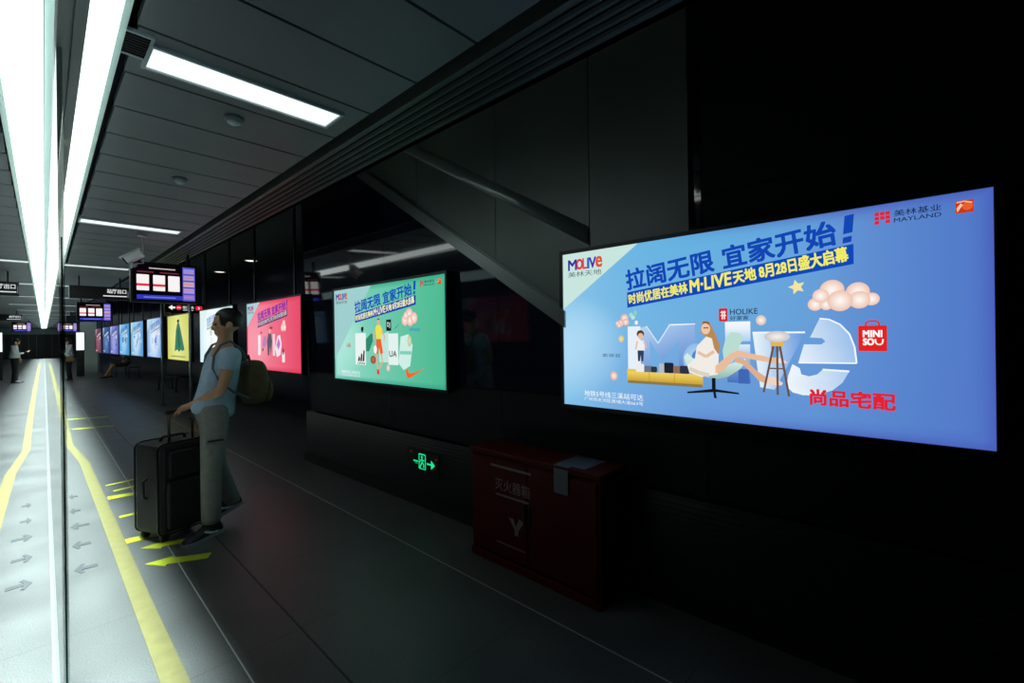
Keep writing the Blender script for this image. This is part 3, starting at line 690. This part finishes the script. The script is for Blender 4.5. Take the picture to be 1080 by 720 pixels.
# ---- information screens hung from the ceiling
def info_screen(label):
    t = thing('information_screen', label, 'screen', (0, 0, 0), 0, 'hanging information screens')
    boxobj('housing', M['black'], -.38, .38, 0, .10, -.28, .28, t, bevel=.006)
    for s in (-.28, .28): boxobj('hanger', M['post'], s - .015, s + .015, .035, .065, .28, .90, t)
    c = Canvas()
    c.rect(-.355, -.245, .355, .245, '#040409')
    c.rect(-.18, .19, .12, .205, '#c8b4b8')
    c.rect(-.31, .135, -.13, .15, '#7a2430'); c.rect(-.06, .135, .16, .15, '#7a2430')
    for i, a in enumerate((-.315, -.135, .035)):
        c.rrect(a, -.115, a + .135, .105, .008, '#f8f4f4')
        if i < 2: c.rect(a, -.055, a + .135, -.02, '#e83048')
    c.rect(-.315, -.235, .205, -.175, '#3438b8'); c.rect(-.24, -.215, .12, -.198, '#6a78e0')
    c.rect(.205, -.245, .355, .245, '#5a50c0')
    for k in range(5):
        v = -.225 + k * .094; c.rect(.215, v, .345, v + .07, ['#8a7ed0', '#a898e0', '#c8a8b8', '#9c98dc', '#8c90e0'][k]); c.rect(.225, v + .03, .335, v + .042, '#d87870')
    c.build('display', M['screen'], t, (0, -.002, 0))
    return t
scr = info_screen('nearest hanging information screen with three white tiles, behind the camera')
scr.location = (1.335, 8.0, 2.295)
def hang(o, zc):  # the hangers end at the ceiling above
    return o
s2 = dup(scr, (1.33, 18.0, 2.345), 'second information screen, smaller and farther, left of the posters')
s3 = dup(scr, (MX(1.55, 38), 38.0, 2.36), 'small distant information screen left of the glass')
s4 = dup(scr, (1.65, 38.0, 2.36), 'small distant information screen right of the glass', )

# ---- dark direction sign, red line sign
t = thing('direction_sign', 'long dark direction sign with white lettering hung before the second screen', 'sign', (.975, 12.0, 2.435), 0, 'dark direction signs')
boxobj('board', M['black'], -.435, .435, 0, .08, -.125, .125, t, bevel=.004)
for s in (-.3, .3): boxobj('hanger', M['post'], s - .012, s + .012, .03, .05, .125, .33, t)
boxobj('edge_trim', M['steel2'], -.445, -.435, -.004, .084, -.125, .125, t)
c = Canvas(); c.text('站厅出口', .10, .0, .085, '#eef4f4', .29, 0, .02); c.rect(.04, -.065, .40, -.045, '#d8e0e0'); c.rect(.415, -.08, .422, .05, '#8a9494')
c.build('lettering', M['screen'], t, (0, -.002, 0))
d2 = dup(t, (MX(.99, 12), 12.0, 2.435), 'dark direction sign at the left edge, left of the glass')
for x, y, lb in ((1.5, 26.0, 'small distant dark sign right of the glass'), (MX(1.5, 26), 26.0, 'small distant dark sign left of the glass')): dup(t, (x, y, 2.435), lb)

t = thing('line_sign', 'black sign with white arrow and red discs above the yellow advert', 'sign', (2.38, 12.15, 2.19))
boxobj('board', M['black'], -.37, .37, 0, .06, -.10, .10, t, bevel=.004)
for s in (-.34, .34): boxobj('hanger', M['brightpost'], s - .014, s + .014, .02, .045, .10, 1.09, t)
c = Canvas(); c.poly([(-.30, .01), (-.23, .065), (-.23, .03), (-.18, .03), (-.18, -.01), (-.23, -.01), (-.23, -.045)], '#f4f4f4'); c.ell(-.115, .01, .055, .055, '#d81c3c'); c.rect(-.145, .0, -.085, .02, '#f8e8ec')
c.text('滘口方向', -.045, -.012, .06, '#eef2f2', .20, 0, .02); c.rect(-.04, -.05, .15, -.035, '#ccd2d2'); c.rrect(.19, -.04, .32, .055, .02, '#d81c3c'); c.text('5', .24, -.018, .05, '#ffffff', .03, 0, .02)
c.build('lettering', M['screen'], t, (0, -.002, 0))
for (x, y), lb in (((2.10, 13.0), 'pale metal post left of the yellow advert'), ((2.10, 10.35), 'pale metal post right of the yellow advert')):
    t = thing('metal_post', lb, 'post', (x, y, 0), 0, 'pale metal posts beside the yellow advert')
    bm = new(); tube(bm, [(0, 0, .01), (0, 0, 3.28)], .024, 14); obj('shaft', bm, M['brightpost'], t)
    bm = new(); lathe(bm, [(.06, 0), (.06, .012), (.028, .02)], n=16); obj('base_plate', bm, M['post'], t)

# ---- security camera on a rod
t = thing('security_camera', 'white security camera hanging on a rod before the information screen', 'camera', (.955, 7.0, 2.75))
bm = new(); lathe(bm, [(.05, 0), (.05, -.012), (.012, -.02)], n=16); tube(bm, [(0, 0, -.01), (0, 0, -.335), (-.06, 0, -.34)], .009, 8); obj('rod', bm, M['white'], t)
bm = new(); bx(bm, -.095, .095, -.05, .05, -.045, .045, bevel=.012)
o = obj('housing', bm, M['white'], t); o.location = (-.085, -.02, -.265); o.rotation_euler = (0, -.60, -.25)
bm = new(); bx(bm, -.13, .11, -.058, .058, .046, .056, bevel=.004); h = obj('sun_shield', bm, M['white'], o)
bm = new(); lathe(bm, [(.042, -.093), (.042, -.108), (.034, -.111), (.033, -.098)], axis='X', n=18); lathe(bm, [(.032, -.099), (.03, -.103), (.004, -.105)], axis='X', n=18, mi=1); obj('lens', bm, [M['black'], M['lens']], o)
bm = new(); tube(bm, [(-.06, 0, -.34), (-.085, -.01, -.38), (-.10, -.02, -.40), (-.11, -.02, -.32)], [.016, .02, .02, .018], 10); obj('bracket', bm, M['steel2'], t)

# ---- low exit sign on the wall
t = thing('exit_sign', 'small green emergency exit sign with running figure and arrow low on the dark wall', 'sign', (WX(DW - .012, 3.52), 3.52, .30), WROT)
bm = new(); bx(bm, 0, .43, -.004, .006, 0, .18, bevel=.003); obj('plate', bm, M['black'], t)
bm = new(); bx(bm, -.008, .438, -.007, .0, .18, .188); bx(bm, -.008, .438, -.007, .0, -.008, 0); bx(bm, -.008, 0, -.007, .0, 0, .18); bx(bm, .43, .438, -.007, .0, 0, .18); obj('rim', bm, M['post'], t)
c = Canvas(); gcol = '#22e492'
c.rect(.155, .025, .255, .032, gcol); c.line([(.16, .03), (.16, .155), (.25, .155), (.25, .03)], .011, gcol)
c.ell(.20, .132, .012, .012, gcol); c.line([(.20, .12), (.205, .085), (.185, .06), (.17, .035)], .014, gcol); c.line([(.205, .085), (.228, .068), (.225, .04)], .012, gcol); c.line([(.20, .112), (.178, .098), (.17, .08)], .009, gcol); c.line([(.202, .112), (.225, .10), (.235, .112)], .009, gcol)
c.line([(.075, .085), (.145, .085)], .012, gcol); c.line([(.10, .068), (.14, .068)], .008, '#17a86c'); c.line([(.27, .085), (.34, .085)], .014, gcol); c.poly([(.33, .125), (.385, .085), (.33, .045)], gcol)
for a, b in ((.375, .13), (.012, .15)): c.poly([(a, b), (a + .04, b + .02), (a + .04, b + .01)], '#8a1c28')
c.build('pictogram', M['screen'], t, (0, -.0065, 0))

# ---- red fire-extinguisher cabinet
t = thing('extinguisher_cabinet', 'dark red fire extinguisher cabinet standing on the floor against the wall', 'cabinet', (2.075, 2.36, 0), -PI / 2)
boxobj('body', M['red'], 0, 1.03, .012, .27, .05, .70, t, bevel=.01)
boxobj('plinth', M['redtrim'], .0, 1.03, .0, .265, 0, .05, t, bevel=.004)
boxobj('lid', M['redtrim'], -.012, 1.042, -.005, .275, .70, .735, t, bevel=.008)
for a in (.02, .52): boxobj('door', M['red'], a, a + .49, .0, .012, .07, .68, t, bevel=.004)
for a in (.485, .53): boxobj('handle', M['post'], a, a + .015, -.012, .0, .33, .44, t, bevel=.003)
c = Canvas()
c.text('灭火器箱', .24, .49, .075, '#181212', .30, 0, .012); c.rect(.25, .455, .53, .468, '#181212')
c.poly([(.36, .335), (.40, .335), (.42, .29), (.45, .345), (.49, .335), (.44, .265), (.44, .235), (.41, .235), (.41, .27)], '#181212')
c.rect(.20, .635, .55, .65, '#100a0a'); c.rect(.25, .15, .50, .16, '#100a0a')
o = c.build('lettering', M['silver'], t, (0, -.001, 0))
bm = new(); bx(bm, .72, .92, .03, .25, .7345, .7375); bx(bm, .73, .83, -.0075, -.004, .58, .72); bx(bm, .73, .83, -.0075, .03, .735, .7375)
lb = obj('paper_label', bm, M['paper'], t); lb['label'] = 'white paper seal over the lid'

# ---- white light panels, far
def far_panel(x, y, w, label):
    t = thing('light_panel', label, 'lightbox', (x, y, 0), 0, 'distant white light panels')
    boxobj('diffuser', M['lamp'], -w / 2, w / 2, -.01, .01, 1.12, 1.88, t)
    boxobj('frame', M['frame'], -w / 2 - .03, w / 2 + .03, .01, .10, 1.09, 1.91, t)
    boxobj('stand', M['enddark'], -w / 2, w / 2, .02, .09, 0, 1.09, t)
    return t
far_panel(1.53, 27, .25, 'distant white light panel beside the standing person right of the glass')
far_panel(-.86, 27, .30, 'distant white light panel at the left edge of the picture')

# ================================================================ PEOPLE
def skin_build(name, V, E, R, m, parent, sub=2, extra=None, voxel=None):
    me = bpy.data.meshes.new(name); me.from_pydata([tuple(v) for v in V], E, [])
    o = bpy.data.objects.new(name, me); COL.objects.link(o)
    md = o.modifiers.new('skin', 'SKIN'); md.use_smooth_shade = True
    sv = me.skin_vertices[0].data
    for i, r in enumerate(R):
        sv[i].radius = r if isinstance(r, tuple) else (r, r); sv[i].use_root = (i == 0)
    s = o.modifiers.new('sub', 'SUBSURF'); s.levels = sub; s.render_levels = sub
    dg = bpy.context.evaluated_depsgraph_get(); dg.update()
    res = bpy.data.meshes.new_from_object(o.evaluated_get(dg))
    bpy.data.objects.remove(o); bpy.data.meshes.remove(me)
    bm = new(); bm.from_mesh(res); bpy.data.meshes.remove(res)
    if extra: extra(bm)
    q = obj(name, bm, m, None, smooth=True)
    if voxel:
        r = q.modifiers.new('remesh', 'REMESH'); r.mode = 'VOXEL'; r.voxel_size = voxel; r.use_smooth_shade = True
        sm = q.modifiers.new('smooth', 'SMOOTH'); sm.factor = .5; sm.iterations = 3
        dg = bpy.context.evaluated_depsgraph_get(); dg.update()
        res = bpy.data.meshes.new_from_object(q.evaluated_get(dg)); old = q.data
        q.modifiers.clear(); q.data = res; bpy.data.meshes.remove(old); res.name = name
        for p in res.polygons: p.use_smooth = True
    q.parent = parent
    return q
def lerp(a, b, t): return Vector(a) + (Vector(b) - Vector(a)) * t
class Skel:
    def __init__(s): s.V = []; s.E = []; s.R = []
    def add(s, p, r, par=None):
        s.V.append(Vector(p)); s.R.append(r); i = len(s.V) - 1
        if par is not None: s.E.append((par, i))
        return i
def sphere(bm, c, rx, ry, rz, rot=None, seg=16):
    g = bmesh.ops.create_uvsphere(bm, u_segments=seg, v_segments=seg // 2 + 2, radius=1)
    mt = Matrix.Translation(c) @ (rot or Matrix()) @ Matrix.Diagonal((rx, ry, rz, 1))
    bmesh.ops.transform(bm, matrix=mt, verts=g['verts'])
    return g['verts']
def hand(S, wrist, d, palm_n, across, side, curl, par, sc=1.):
    """Palm, four unequal fingers bending towards palm_n and a thumb leaving the side of the palm."""
    d, n, a = Vector(d).normalized(), Vector(palm_n).normalized(), Vector(across).normalized()
    p1 = S.add(Vector(wrist) + d * .035 * sc, .026 * sc, par); p2 = S.add(Vector(wrist) + d * .075 * sc, .030 * sc, p1)
    for k, (off, ln) in enumerate(((-.030, .066), (-.010, .076), (.010, .071), (.030, .056))):
        b = Vector(wrist) + d * .085 * sc + a * off * sc; i = S.add(b, .0095 * sc, p2); q = b; ang = curl * .35
        for L in (.45, .33, .25):
            dd = d * math.cos(ang) + n * math.sin(ang); q = q + dd * ln * L * sc * 1.15; i = S.add(q, .0085 * sc, i); ang += curl * .8
    t0 = Vector(wrist) + d * .035 * sc - a * .03 * sc + n * .006; i = S.add(t0, .012 * sc, p1); q = t0
    for L, dd in ((.03, d * .6 - a * .7 + n * .3), (.026, d * .9 - a * .1 + n * .6)):
        q = q + dd.normalized() * L * sc; i = S.add(q, .0098 * sc, i)
def person(label, J, cl, loc, rotz, height=1.72, voxel=.007, female=False, name='person'):
    """J: joints in metres, x forward, y to the person's left, z up."""
    t = thing(name, label, 'person', loc, rotz)
    S = Skel()
    pel = S.add(J['pelvis'], .10); sp = S.add(lerp(J['pelvis'], J['chest'], .45), .108, pel); ch = S.add(J['chest'], .118, sp); nb = S.add(J['neck'], .058, ch); hb = S.add(lerp(J['neck'], J['head'], .5), .052, nb); hd = S.add(lerp(J['neck'], J['head'], .8), .05, hb)
    for s in ('L', 'R'):
        sh = S.add(J['sh' + s], .058, ch); el0 = S.add(lerp(J['sh' + s], J['el' + s], .5), .046, sh); el = S.add(J['el' + s], .038, el0)
        m1 = S.add(lerp(J['el' + s], J['wr' + s], .35), .036, el); wr = S.add(J['wr' + s], .025, m1)
        d = J.get('hd' + s) or (Vector(J['wr' + s]) - Vector(J['el' + s])); hand(S, J['wr' + s], d, J['pn' + s], J['ac' + s], 1, J.get('curl' + s, .5), wr)
        hp = S.add(J['hip' + s], .066, pel); k0 = S.add(lerp(J['hip' + s], J['kn' + s], .5), .072, hp); kn = S.add(J['kn' + s], .052, k0)
        c0 = S.add(lerp(J['kn' + s], J['an' + s], .35), .052, kn); an = S.add(J['an' + s], .034, c0); S.add(lerp(J['an' + s], J['to' + s], .45), .024, an)
    hc = Vector(J['head']); look = Vector(J.get('look', (1, 0, 0))).normalized(); yaw = math.atan2(look.y, look.x); pit = -math.asin(look.z)
    RM = Matrix.Rotation(yaw, 4, 'Z') @ Matrix.Rotation(pit, 4, 'Y')
    at = lambda x, y, z: hc + (RM @ Vector((x, y, z)))
    def head(bm):
        sphere(bm, at(-.012, 0, .025), .096, .075, .092, RM); sphere(bm, at(.022, 0, -.045), .066, .056, .066, RM); sphere(bm, at(.045, 0, -.088), .03, .032, .024, RM)
        sphere(bm, at(.092, 0, -.02), .018, .014, .022, RM, 10); sphere(bm, at(.084, 0, .005), .012, .011, .028, RM, 10); sphere(bm, at(.079, 0, -.062), .013, .025, .007, RM, 10); sphere(bm, at(.074, 0, -.074), .014, .022, .008, RM, 10)
        sphere(bm, at(.066, 0, .024), .016, .052, .012, RM, 10)
        for s in (-1, 1): sphere(bm, at(-.01, .076 * s, -.012), .021, .012, .033, RM, 10)
    body = skin_build('body', S.V, S.E, S.R, cl['skin'], t, 2, head, voxel)
    # hair
    bm = new(); sphere(bm, at(-.02, 0, .035), .102, .084, .094, RM, 24)
    for v in list(bm.verts):
        q = RM.inverted() @ (v.co - hc)
        if q.x > .055 and q.z < .07: v.co = hc + RM @ Vector((.03, q.y * .9, max(q.z, .06)))
        elif q.z < -.035 and not female: v.co = hc + RM @ Vector((min(q.x, -.03), q.y * .8, -.035))
    if female:
        sphere(bm, at(-.055, 0, -.05), .06, .075, .10, RM, 18)
    obj('hair', bm, cl['hair'], t, smooth=True)
    for s in (-1, 1):
        bm = new(); sphere(bm, at(.077, .032 * s, .004), .009, .012, .007, RM, 10); obj('eye', bm, M['lens'], t, smooth=True)
    # top
    T = Skel(); a0 = T.add(lerp(J['pelvis'], J['chest'], cl.get('hem', -.12)), .172); a = T.add(lerp(J['pelvis'], J['chest'], .12), .158, a0); b = T.add(lerp(J['pelvis'], J['chest'], .5), .138, a); c = T.add(J['chest'], .138, b); T.add(lerp(J['chest'], J['neck'], .72), .072, c)
    for s in ('L', 'R'):
        u = T.add(Vector(J['sh' + s]), .074, c); q = lerp(J['sh' + s], J['el' + s], cl.get('sleeve', .55)); w = T.add(lerp(J['sh' + s], q, .6), .066, u); T.add(q, .064, w)
        if cl.get('long'):
            e = T.add(J['el' + s], .052, w); T.add(lerp(J['el' + s], J['wr' + s], .9), .036, e)
    skin_build(cl.get('top_name', 'shirt'), T.V, T.E, T.R, cl['top'], t, 2, None, .01 if voxel else None)
    B = Skel(); p = B.add(Vector(J['pelvis']) + Vector((0, 0, .10)), .140); p2 = B.add(J['pelvis'], .138, p)
    for s in ('L', 'R'):
        h = B.add(J['hip' + s], .102, p2); k0 = B.add(lerp(J['hip' + s], J['kn' + s], .5), .092, h); k = B.add(J['kn' + s], .074 if not cl.get('shorts') else .08, k0)
        if not cl.get('shorts'):
            m = B.add(lerp(J['kn' + s], J['an' + s], .45), .074, k); e = B.add(lerp(J['kn' + s], J['an' + s], .85), .072, m); B.add(lerp(J['kn' + s], J['an' + s], 1.02), .072, e)
    skin_build('shorts' if cl.get('shorts') else 'trousers', B.V, B.E, B.R, cl['bottom'], t, 2, None, .01 if voxel else None)
    # shoes
    for s in ('L', 'R'):
        an, to = Vector(J['an' + s]), Vector(J['to' + s]); d = (to - an); d.z = 0; L = d.length; d.normalize(); n = Vector((-d.y, d.x, 0)); tilt = J.get('tilt' + s, 0.)
        base = Vector((an.x, an.y, 0)) + Vector((0, 0, J.get('lift' + s, 0)))
        def loc2(x, y, z):
            cx = x - .20; r = Vector((cx * math.cos(tilt) + z * math.sin(tilt) + .20, y, z * math.cos(tilt) - cx * math.sin(tilt)))
            return base + d * r.x + n * r.y + Vector((0, 0, r.z))
        prof = [(-.078, .030, .070), (-.058, .041, .098), (-.01, .044, .112), (.05, .045, .100), (.11, .050, .076), (.17, .050, .060), (.208, .038, .046), (.228, .018, .030)]
        bm = new(); rings = []
        for x, w, h in prof:
            rings.append([bm.verts.new(loc2(x, w * math.cos(q), .022 + max(0, math.sin(q)) ** .8 * (h - .022) if math.sin(q) >= 0 else .022)) for q in [2 * PI * k / 12 for k in range(12)]])
        for A, C in zip(rings, rings[1:]):
            for k in range(12): bm.faces.new((A[k], A[(k + 1) % 12], C[(k + 1) % 12], C[k]))
        bm.faces.new(rings[0]); bm.faces.new(rings[-1]); so = obj('shoe', bm, cl['shoe'], t, smooth=True)
        bm = new(); out = [(x, w + .004) for x, w, h in prof] + [(x, -w - .004) for x, w, h in prof[::-1]]
        lo = [bm.verts.new(loc2(x, y, 0)) for x, y in out]; hi = [bm.verts.new(loc2(x, y, .026)) for x, y in out]; N = len(out)
        bm.faces.new(lo[::-1]); bm.faces.new(hi)
        for i in range(N): bm.faces.new((lo[i], lo[(i + 1) % N], hi[(i + 1) % N], hi[i]))
        obj('sole', bm, M['sole'], so)
        if cl.get('stripe'):
            for sd in (-1, 1):
                bm = new(); P = [loc2(x, sd * (w + .0015), z) for x, w, z in ((-.03, .0415, .034), (.02, .0430, .042), (.06, .0415, .060), (.085, .0370, .070), (.10, .0400, .062), (.05, .0445, .036), (.0, .0435, .028))]
                v = [bm.verts.new(p) for p in P] + [bm.verts.new(p + n * sd * .002) for p in P]; N = len(P)
                bm.faces.new(v[:N]); bm.faces.new(v[N:][::-1])
                for i in range(N): bm.faces.new((v[i], v[(i + 1) % N], v[N + (i + 1) % N], v[N + i]))
                obj('stripe', bm, M['stripe'], so)
    return t

# the man with the suitcase: faces the glass, in profile
JM = dict(pelvis=(.03, 0, .93), chest=(-.045, 0, 1.27), neck=(-.06, 0, 1.46), head=(-.072, .0, 1.605), look=(1, -.12, -.10),
          shL=(-.06, .185, 1.39), elL=(.02, .215, 1.11), wrL=(.165, -.045, .985), pnL=(.1, .2, -1), acL=(-.45, -.75, 0), hdL=(.6, -.8, -.35), curlL=1.15,
          shR=(-.05, -.185, 1.39), elR=(-.08, -.28, 1.11), wrR=(.02, -.26, .88), pnR=(0, 1, 0), acR=(1, 0, 0), curlR=.5,
          hipL=(.035, .09, .88), knL=(.065, .085, .49), anL=(.06, .055, .085), toL=(.235, .15, .03),
          hipR=(.02, -.09, .88), knR=(-.02, -.12, .49), anR=(-.15, -.175, .125), toR=(-.01, -.155, .03), tiltR=.30, liftR=0.035)
man = person('person in blue-grey T-shirt and khaki trousers standing with a black suitcase, wearing a backpack', JM,
             dict(skin=M['skin'], hair=M['hair'], top=M['shirt'], bottom=M['trousers'], shoe=M['shoe'], stripe=True, hem=-.16, top_name='shirt'), (1.0, 4.1, 0), PI)
bm = new(); bx(bm, -.055, .055, .0, .012, -.012, .012, bevel=.003); bx(bm, -.062, .062, -.003, .006, -.022, .022, bevel=.003)
o = obj('pocket_flap', bm, M['trousers'], man); o.location = (.055, .169, .735)
bm = new(); bx(bm, -.05, .05, .0, .002, -.007, .007); o2 = obj('pocket_tape', bm, M['strap'], o); o2.location = (0, .012, 0)

# olive backpack hanging low on his back
t = thing('backpack', 'olive brown backpack hanging low on the back of the suitcase man', 'backpack', (1.0, 4.1, 0), PI)
def soft_box(name, c, s, m, parent, bev=.05):
    bm = new(); bx(bm, -s[0] / 2, s[0] / 2, -s[1] / 2, s[1] / 2, -s[2] / 2, s[2] / 2)
    bmesh.ops.subdivide_edges(bm, edges=bm.edges[:], cuts=3, use_grid_fill=True)
    o = obj(name, bm, m, parent, loc=c, smooth=True); mo = o.modifiers.new('sub', 'SUBSURF'); mo.levels = 1; mo.render_levels = 2
    for v in o.data.vertices:
        x, y, z = v.co.x / s[0] * 2, v.co.y / s[1] * 2, v.co.z / s[2] * 2
        k = 1 - .10 * (abs(x) ** 3 * abs(z) ** 3 + abs(y) ** 3 * abs(z) ** 3 + abs(x) ** 3 * abs(y) ** 3)
        v.co *= k; v.co.x -= .025 * (1 - z * z) * (1 - y * y) if x < -.5 else 0
    return o
soft_box('body', (-.255, 0, 1.135), (.17, .30, .36), M['pack'], t)
soft_box('front_pocket', (-.345, 0, 1.07), (.06, .24, .20), M['pack'], t)
for s in (-1, 1):
    bm = new(); tube(bm, [(-.19, s * .10, 1.28), (-.145, s * .11, 1.40), (-.065, s * .115, 1.472), (.0, s * .115, 1.44), (.045, s * .115, 1.36), (.055, s * .125, 1.27), (.02, s * .148, 1.17), (-.07, s * .16, 1.08), (-.19, s * .13, 1.02)], .009, 8); obj('shoulder_strap', bm, M['strap2'], t, smooth=True)
bm = new(); tube(bm, [(-.22, -.04, 1.315), (-.225, 0, 1.35), (-.22, .04, 1.315)], .009, 8); obj('grab_loop', bm, M['strap'], t)

# black suitcase
t = thing('suitcase', 'large black soft suitcase with raised telescopic handle standing by the man', 'suitcase', (.775, 4.335, 0), math.atan2(.35, .936))
bm = new(); bx(bm, -.20, .20, -.155, .155, .055, .715, bevel=.035); obj('shell', bm, M['case'], t, smooth=False)
bm = new(); bx(bm, -.16, .16, -.185, -.15, .10, .44, bevel=.016); fp = obj('front_pocket', bm, M['case'], t)
bm = new(); bx(bm, -.145, .145, -.180, -.15, .46, .66, bevel=.014); obj('front_pocket', bm, M['case'], t)
for y in (-.135, .135):
    bm = new(); r = .05; P = []
    for cx, cz, a0 in ((.155, .67, 0), (-.155, .67, PI / 2), (-.155, .10, PI), (.155, .10, 1.5 * PI)): P += [(cx + r * math.cos(a0 + k * PI / 8), y, cz + r * math.sin(a0 + k * PI / 8)) for k in range(5)]
    tube(bm, P + [P[0]], .0065, 6, cap=False); obj('piping', bm, M['casetrim'], t)
for s in (-.085, .085):
    bm = new(); tube(bm, [(s, -.07, .70), (s, -.07, .935)], .010, 10); obj('handle_rod', bm, M['rod'], t)
bm = new(); bx(bm, -.105, .105, -.085, -.055, .925, .955, bevel=.01); obj('handle_grip', bm, M['rubber'], t)
bm = new(); tube(bm, [(-.09, .03, .712), (-.075, .03, .745), (.075, .03, .745), (.09, .03, .712)], .011, 8); obj('top_handle', bm, M['casetrim'], t)
bm = new(); tube(bm, [(-.198, 0, .46), (-.225, 0, .45), (-.225, 0, .33), (-.198, 0, .32)], .010, 8); obj('side_handle', bm, M['casetrim'], t)
for x in (-.15, .15):
    for y in (-.11, .11):
        bm = new(); lathe(bm, [(.012, -.014), (.030, -.012), (.030, .012), (.012, .014)], (x, y, .030), 'Y', 16); w = obj('wheel', bm, M['wheel'], t)
        bm = new(); bx(bm, x - .02, x + .02, y - .022, y + .022, .05, .07); obj('wheel_housing', bm, M['casetrim'], w)

# standing passenger far down the platform, and the reflection built as a second figure
JW = dict(pelvis=(0, 0, .90), chest=(.0, 0, 1.22), neck=(.02, 0, 1.38), head=(.05, 0, 1.50), look=(.9, 0, -.45),
          shL=(0, .17, 1.31), elL=(.03, .22, 1.05), wrL=(.25, .10, 1.10), pnL=(0, -.6, .8), acL=(0, -.8, -.5), curlL=.7,
          shR=(0, -.17, 1.31), elR=(.03, -.22, 1.05), wrR=(.25, -.06, 1.10), pnR=(0, .6, .8), acR=(0, .8, -.5), curlR=.7,
          hipL=(0, .08, .86), knL=(.02, .09, .47), anL=(-.01, .09, .08), toL=(.14, .11, .03), hipR=(0, -.08, .86), knR=(.01, -.09, .47), anR=(-.02, -.09, .08), toR=(.13, -.12, .03))
def passenger(label, loc, rot, bag, phone):
    p = person(label, JW, dict(skin=M['skin2'], hair=M['hair'], top=M['blouse'], bottom=M['pants'], shoe=M['shoe'], long=True, hem=.05, top_name='blouse'), loc, rot, voxel=.010, female=True)
    b = thing('shoulder_bag', bag, 'bag', loc, rot)
    soft_box('bag_body', (.02, .24, .82), (.26, .10, .19), M['tan'], b)
    bm = new(); tube(bm, [(-.10, .24, .90), (-.04, .235, 1.20), (.0, .16, 1.385), (.05, -.0, 1.30)], .008, 6); obj('bag_strap', bm, M['strap'], b)
    h = thing('mobile_phone', phone, 'phone', loc, rot)
    bm = new(); bx(bm, -.006, .006, -.04, .04, -.08, .08, bevel=.004); o = obj('phone_body', bm, M['phone'], h); o.location = (.37, .02, 1.15); o.rotation_euler = (0, .7, 0)
    return p
passenger('person in white blouse and black trousers looking at a phone left of the glass', (-.35, 24.5, 0), -.1, 'tan shoulder bag on the standing person left of the glass', 'dark phone held by the standing person left of the glass')
passenger('reflected person in white blouse and black trousers standing right of the glass beside the light panel', (1.06, 24.3, 0), PI + .1, 'tan shoulder bag on the reflected person right of the glass', 'dark phone held by the reflected person right of the glass')

# bench and a seated passenger by the far wall
def bench(label, loc, rot):
    t = thing('bench', label, 'bench', loc, rot, 'steel benches by the far wall')
    bm = new()
    for k in range(6): bx(bm, -.21 + k * .07, -.155 + k * .07, -.85, .85, .42, .45, bevel=.006)
    obj('seat', bm, M['bench'], t)
    for y in (-.65, .65):
        bm = new(); tube(bm, [(-.17, y, .012), (-.15, y, .41), (.15, y, .41), (.17, y, .012)], .02, 8); bx(bm, -.24, -.12, y - .04, y + .04, 0, .012); bx(bm, .12, .24, y - .04, y + .04, 0, .012); obj('leg', bm, M['bench'], t)
    return t
b0 = bench('dark steel bench with a seated passenger below the blue adverts', (2.78, 24.4, 0), .2)
b1 = dup(b0, (2.95, 16.6, 0), 'empty dark steel bench beyond the yellow advert', .15)
b2 = dup(b0, (3.3, 12.4, 0), 'empty dark steel bench between the white and red adverts', .1)
JS = dict(pelvis=(.0, 0, .55), chest=(.02, 0, .90), neck=(.05, 0, 1.07), head=(.10, 0, 1.20), look=(.9, 0, -.4),
          shL=(.02, .17, 1.0), elL=(.16, .22, .76), wrL=(.38, .12, .80), pnL=(0, -.6, .8), acL=(0, -.8, -.5), curlL=.7, shR=(.02, -.17, 1.0), elR=(.16, -.22, .76), wrR=(.38, -.08, .80), pnR=(0, .6, .8), acR=(0, .8, -.5), curlR=.7,
          hipL=(.06, .10, .52), knL=(.46, .12, .53), anL=(.74, .14, .10), toL=(.90, .16, .06), hipR=(.06, -.10, .52), knR=(.46, -.11, .55), anR=(.50, -.10, .09), toR=(.66, -.12, .03))
person('person in pale T-shirt and olive shorts sitting on the bench with legs stretched', JS, dict(skin=M['skin'], hair=M['hair'], top=M['grey_tee'], bottom=M['brown'], shoe=M['shoe'], shorts=True, hem=-.06, top_name='shirt'), (2.76, 24.4, 0), PI + .2, voxel=None)
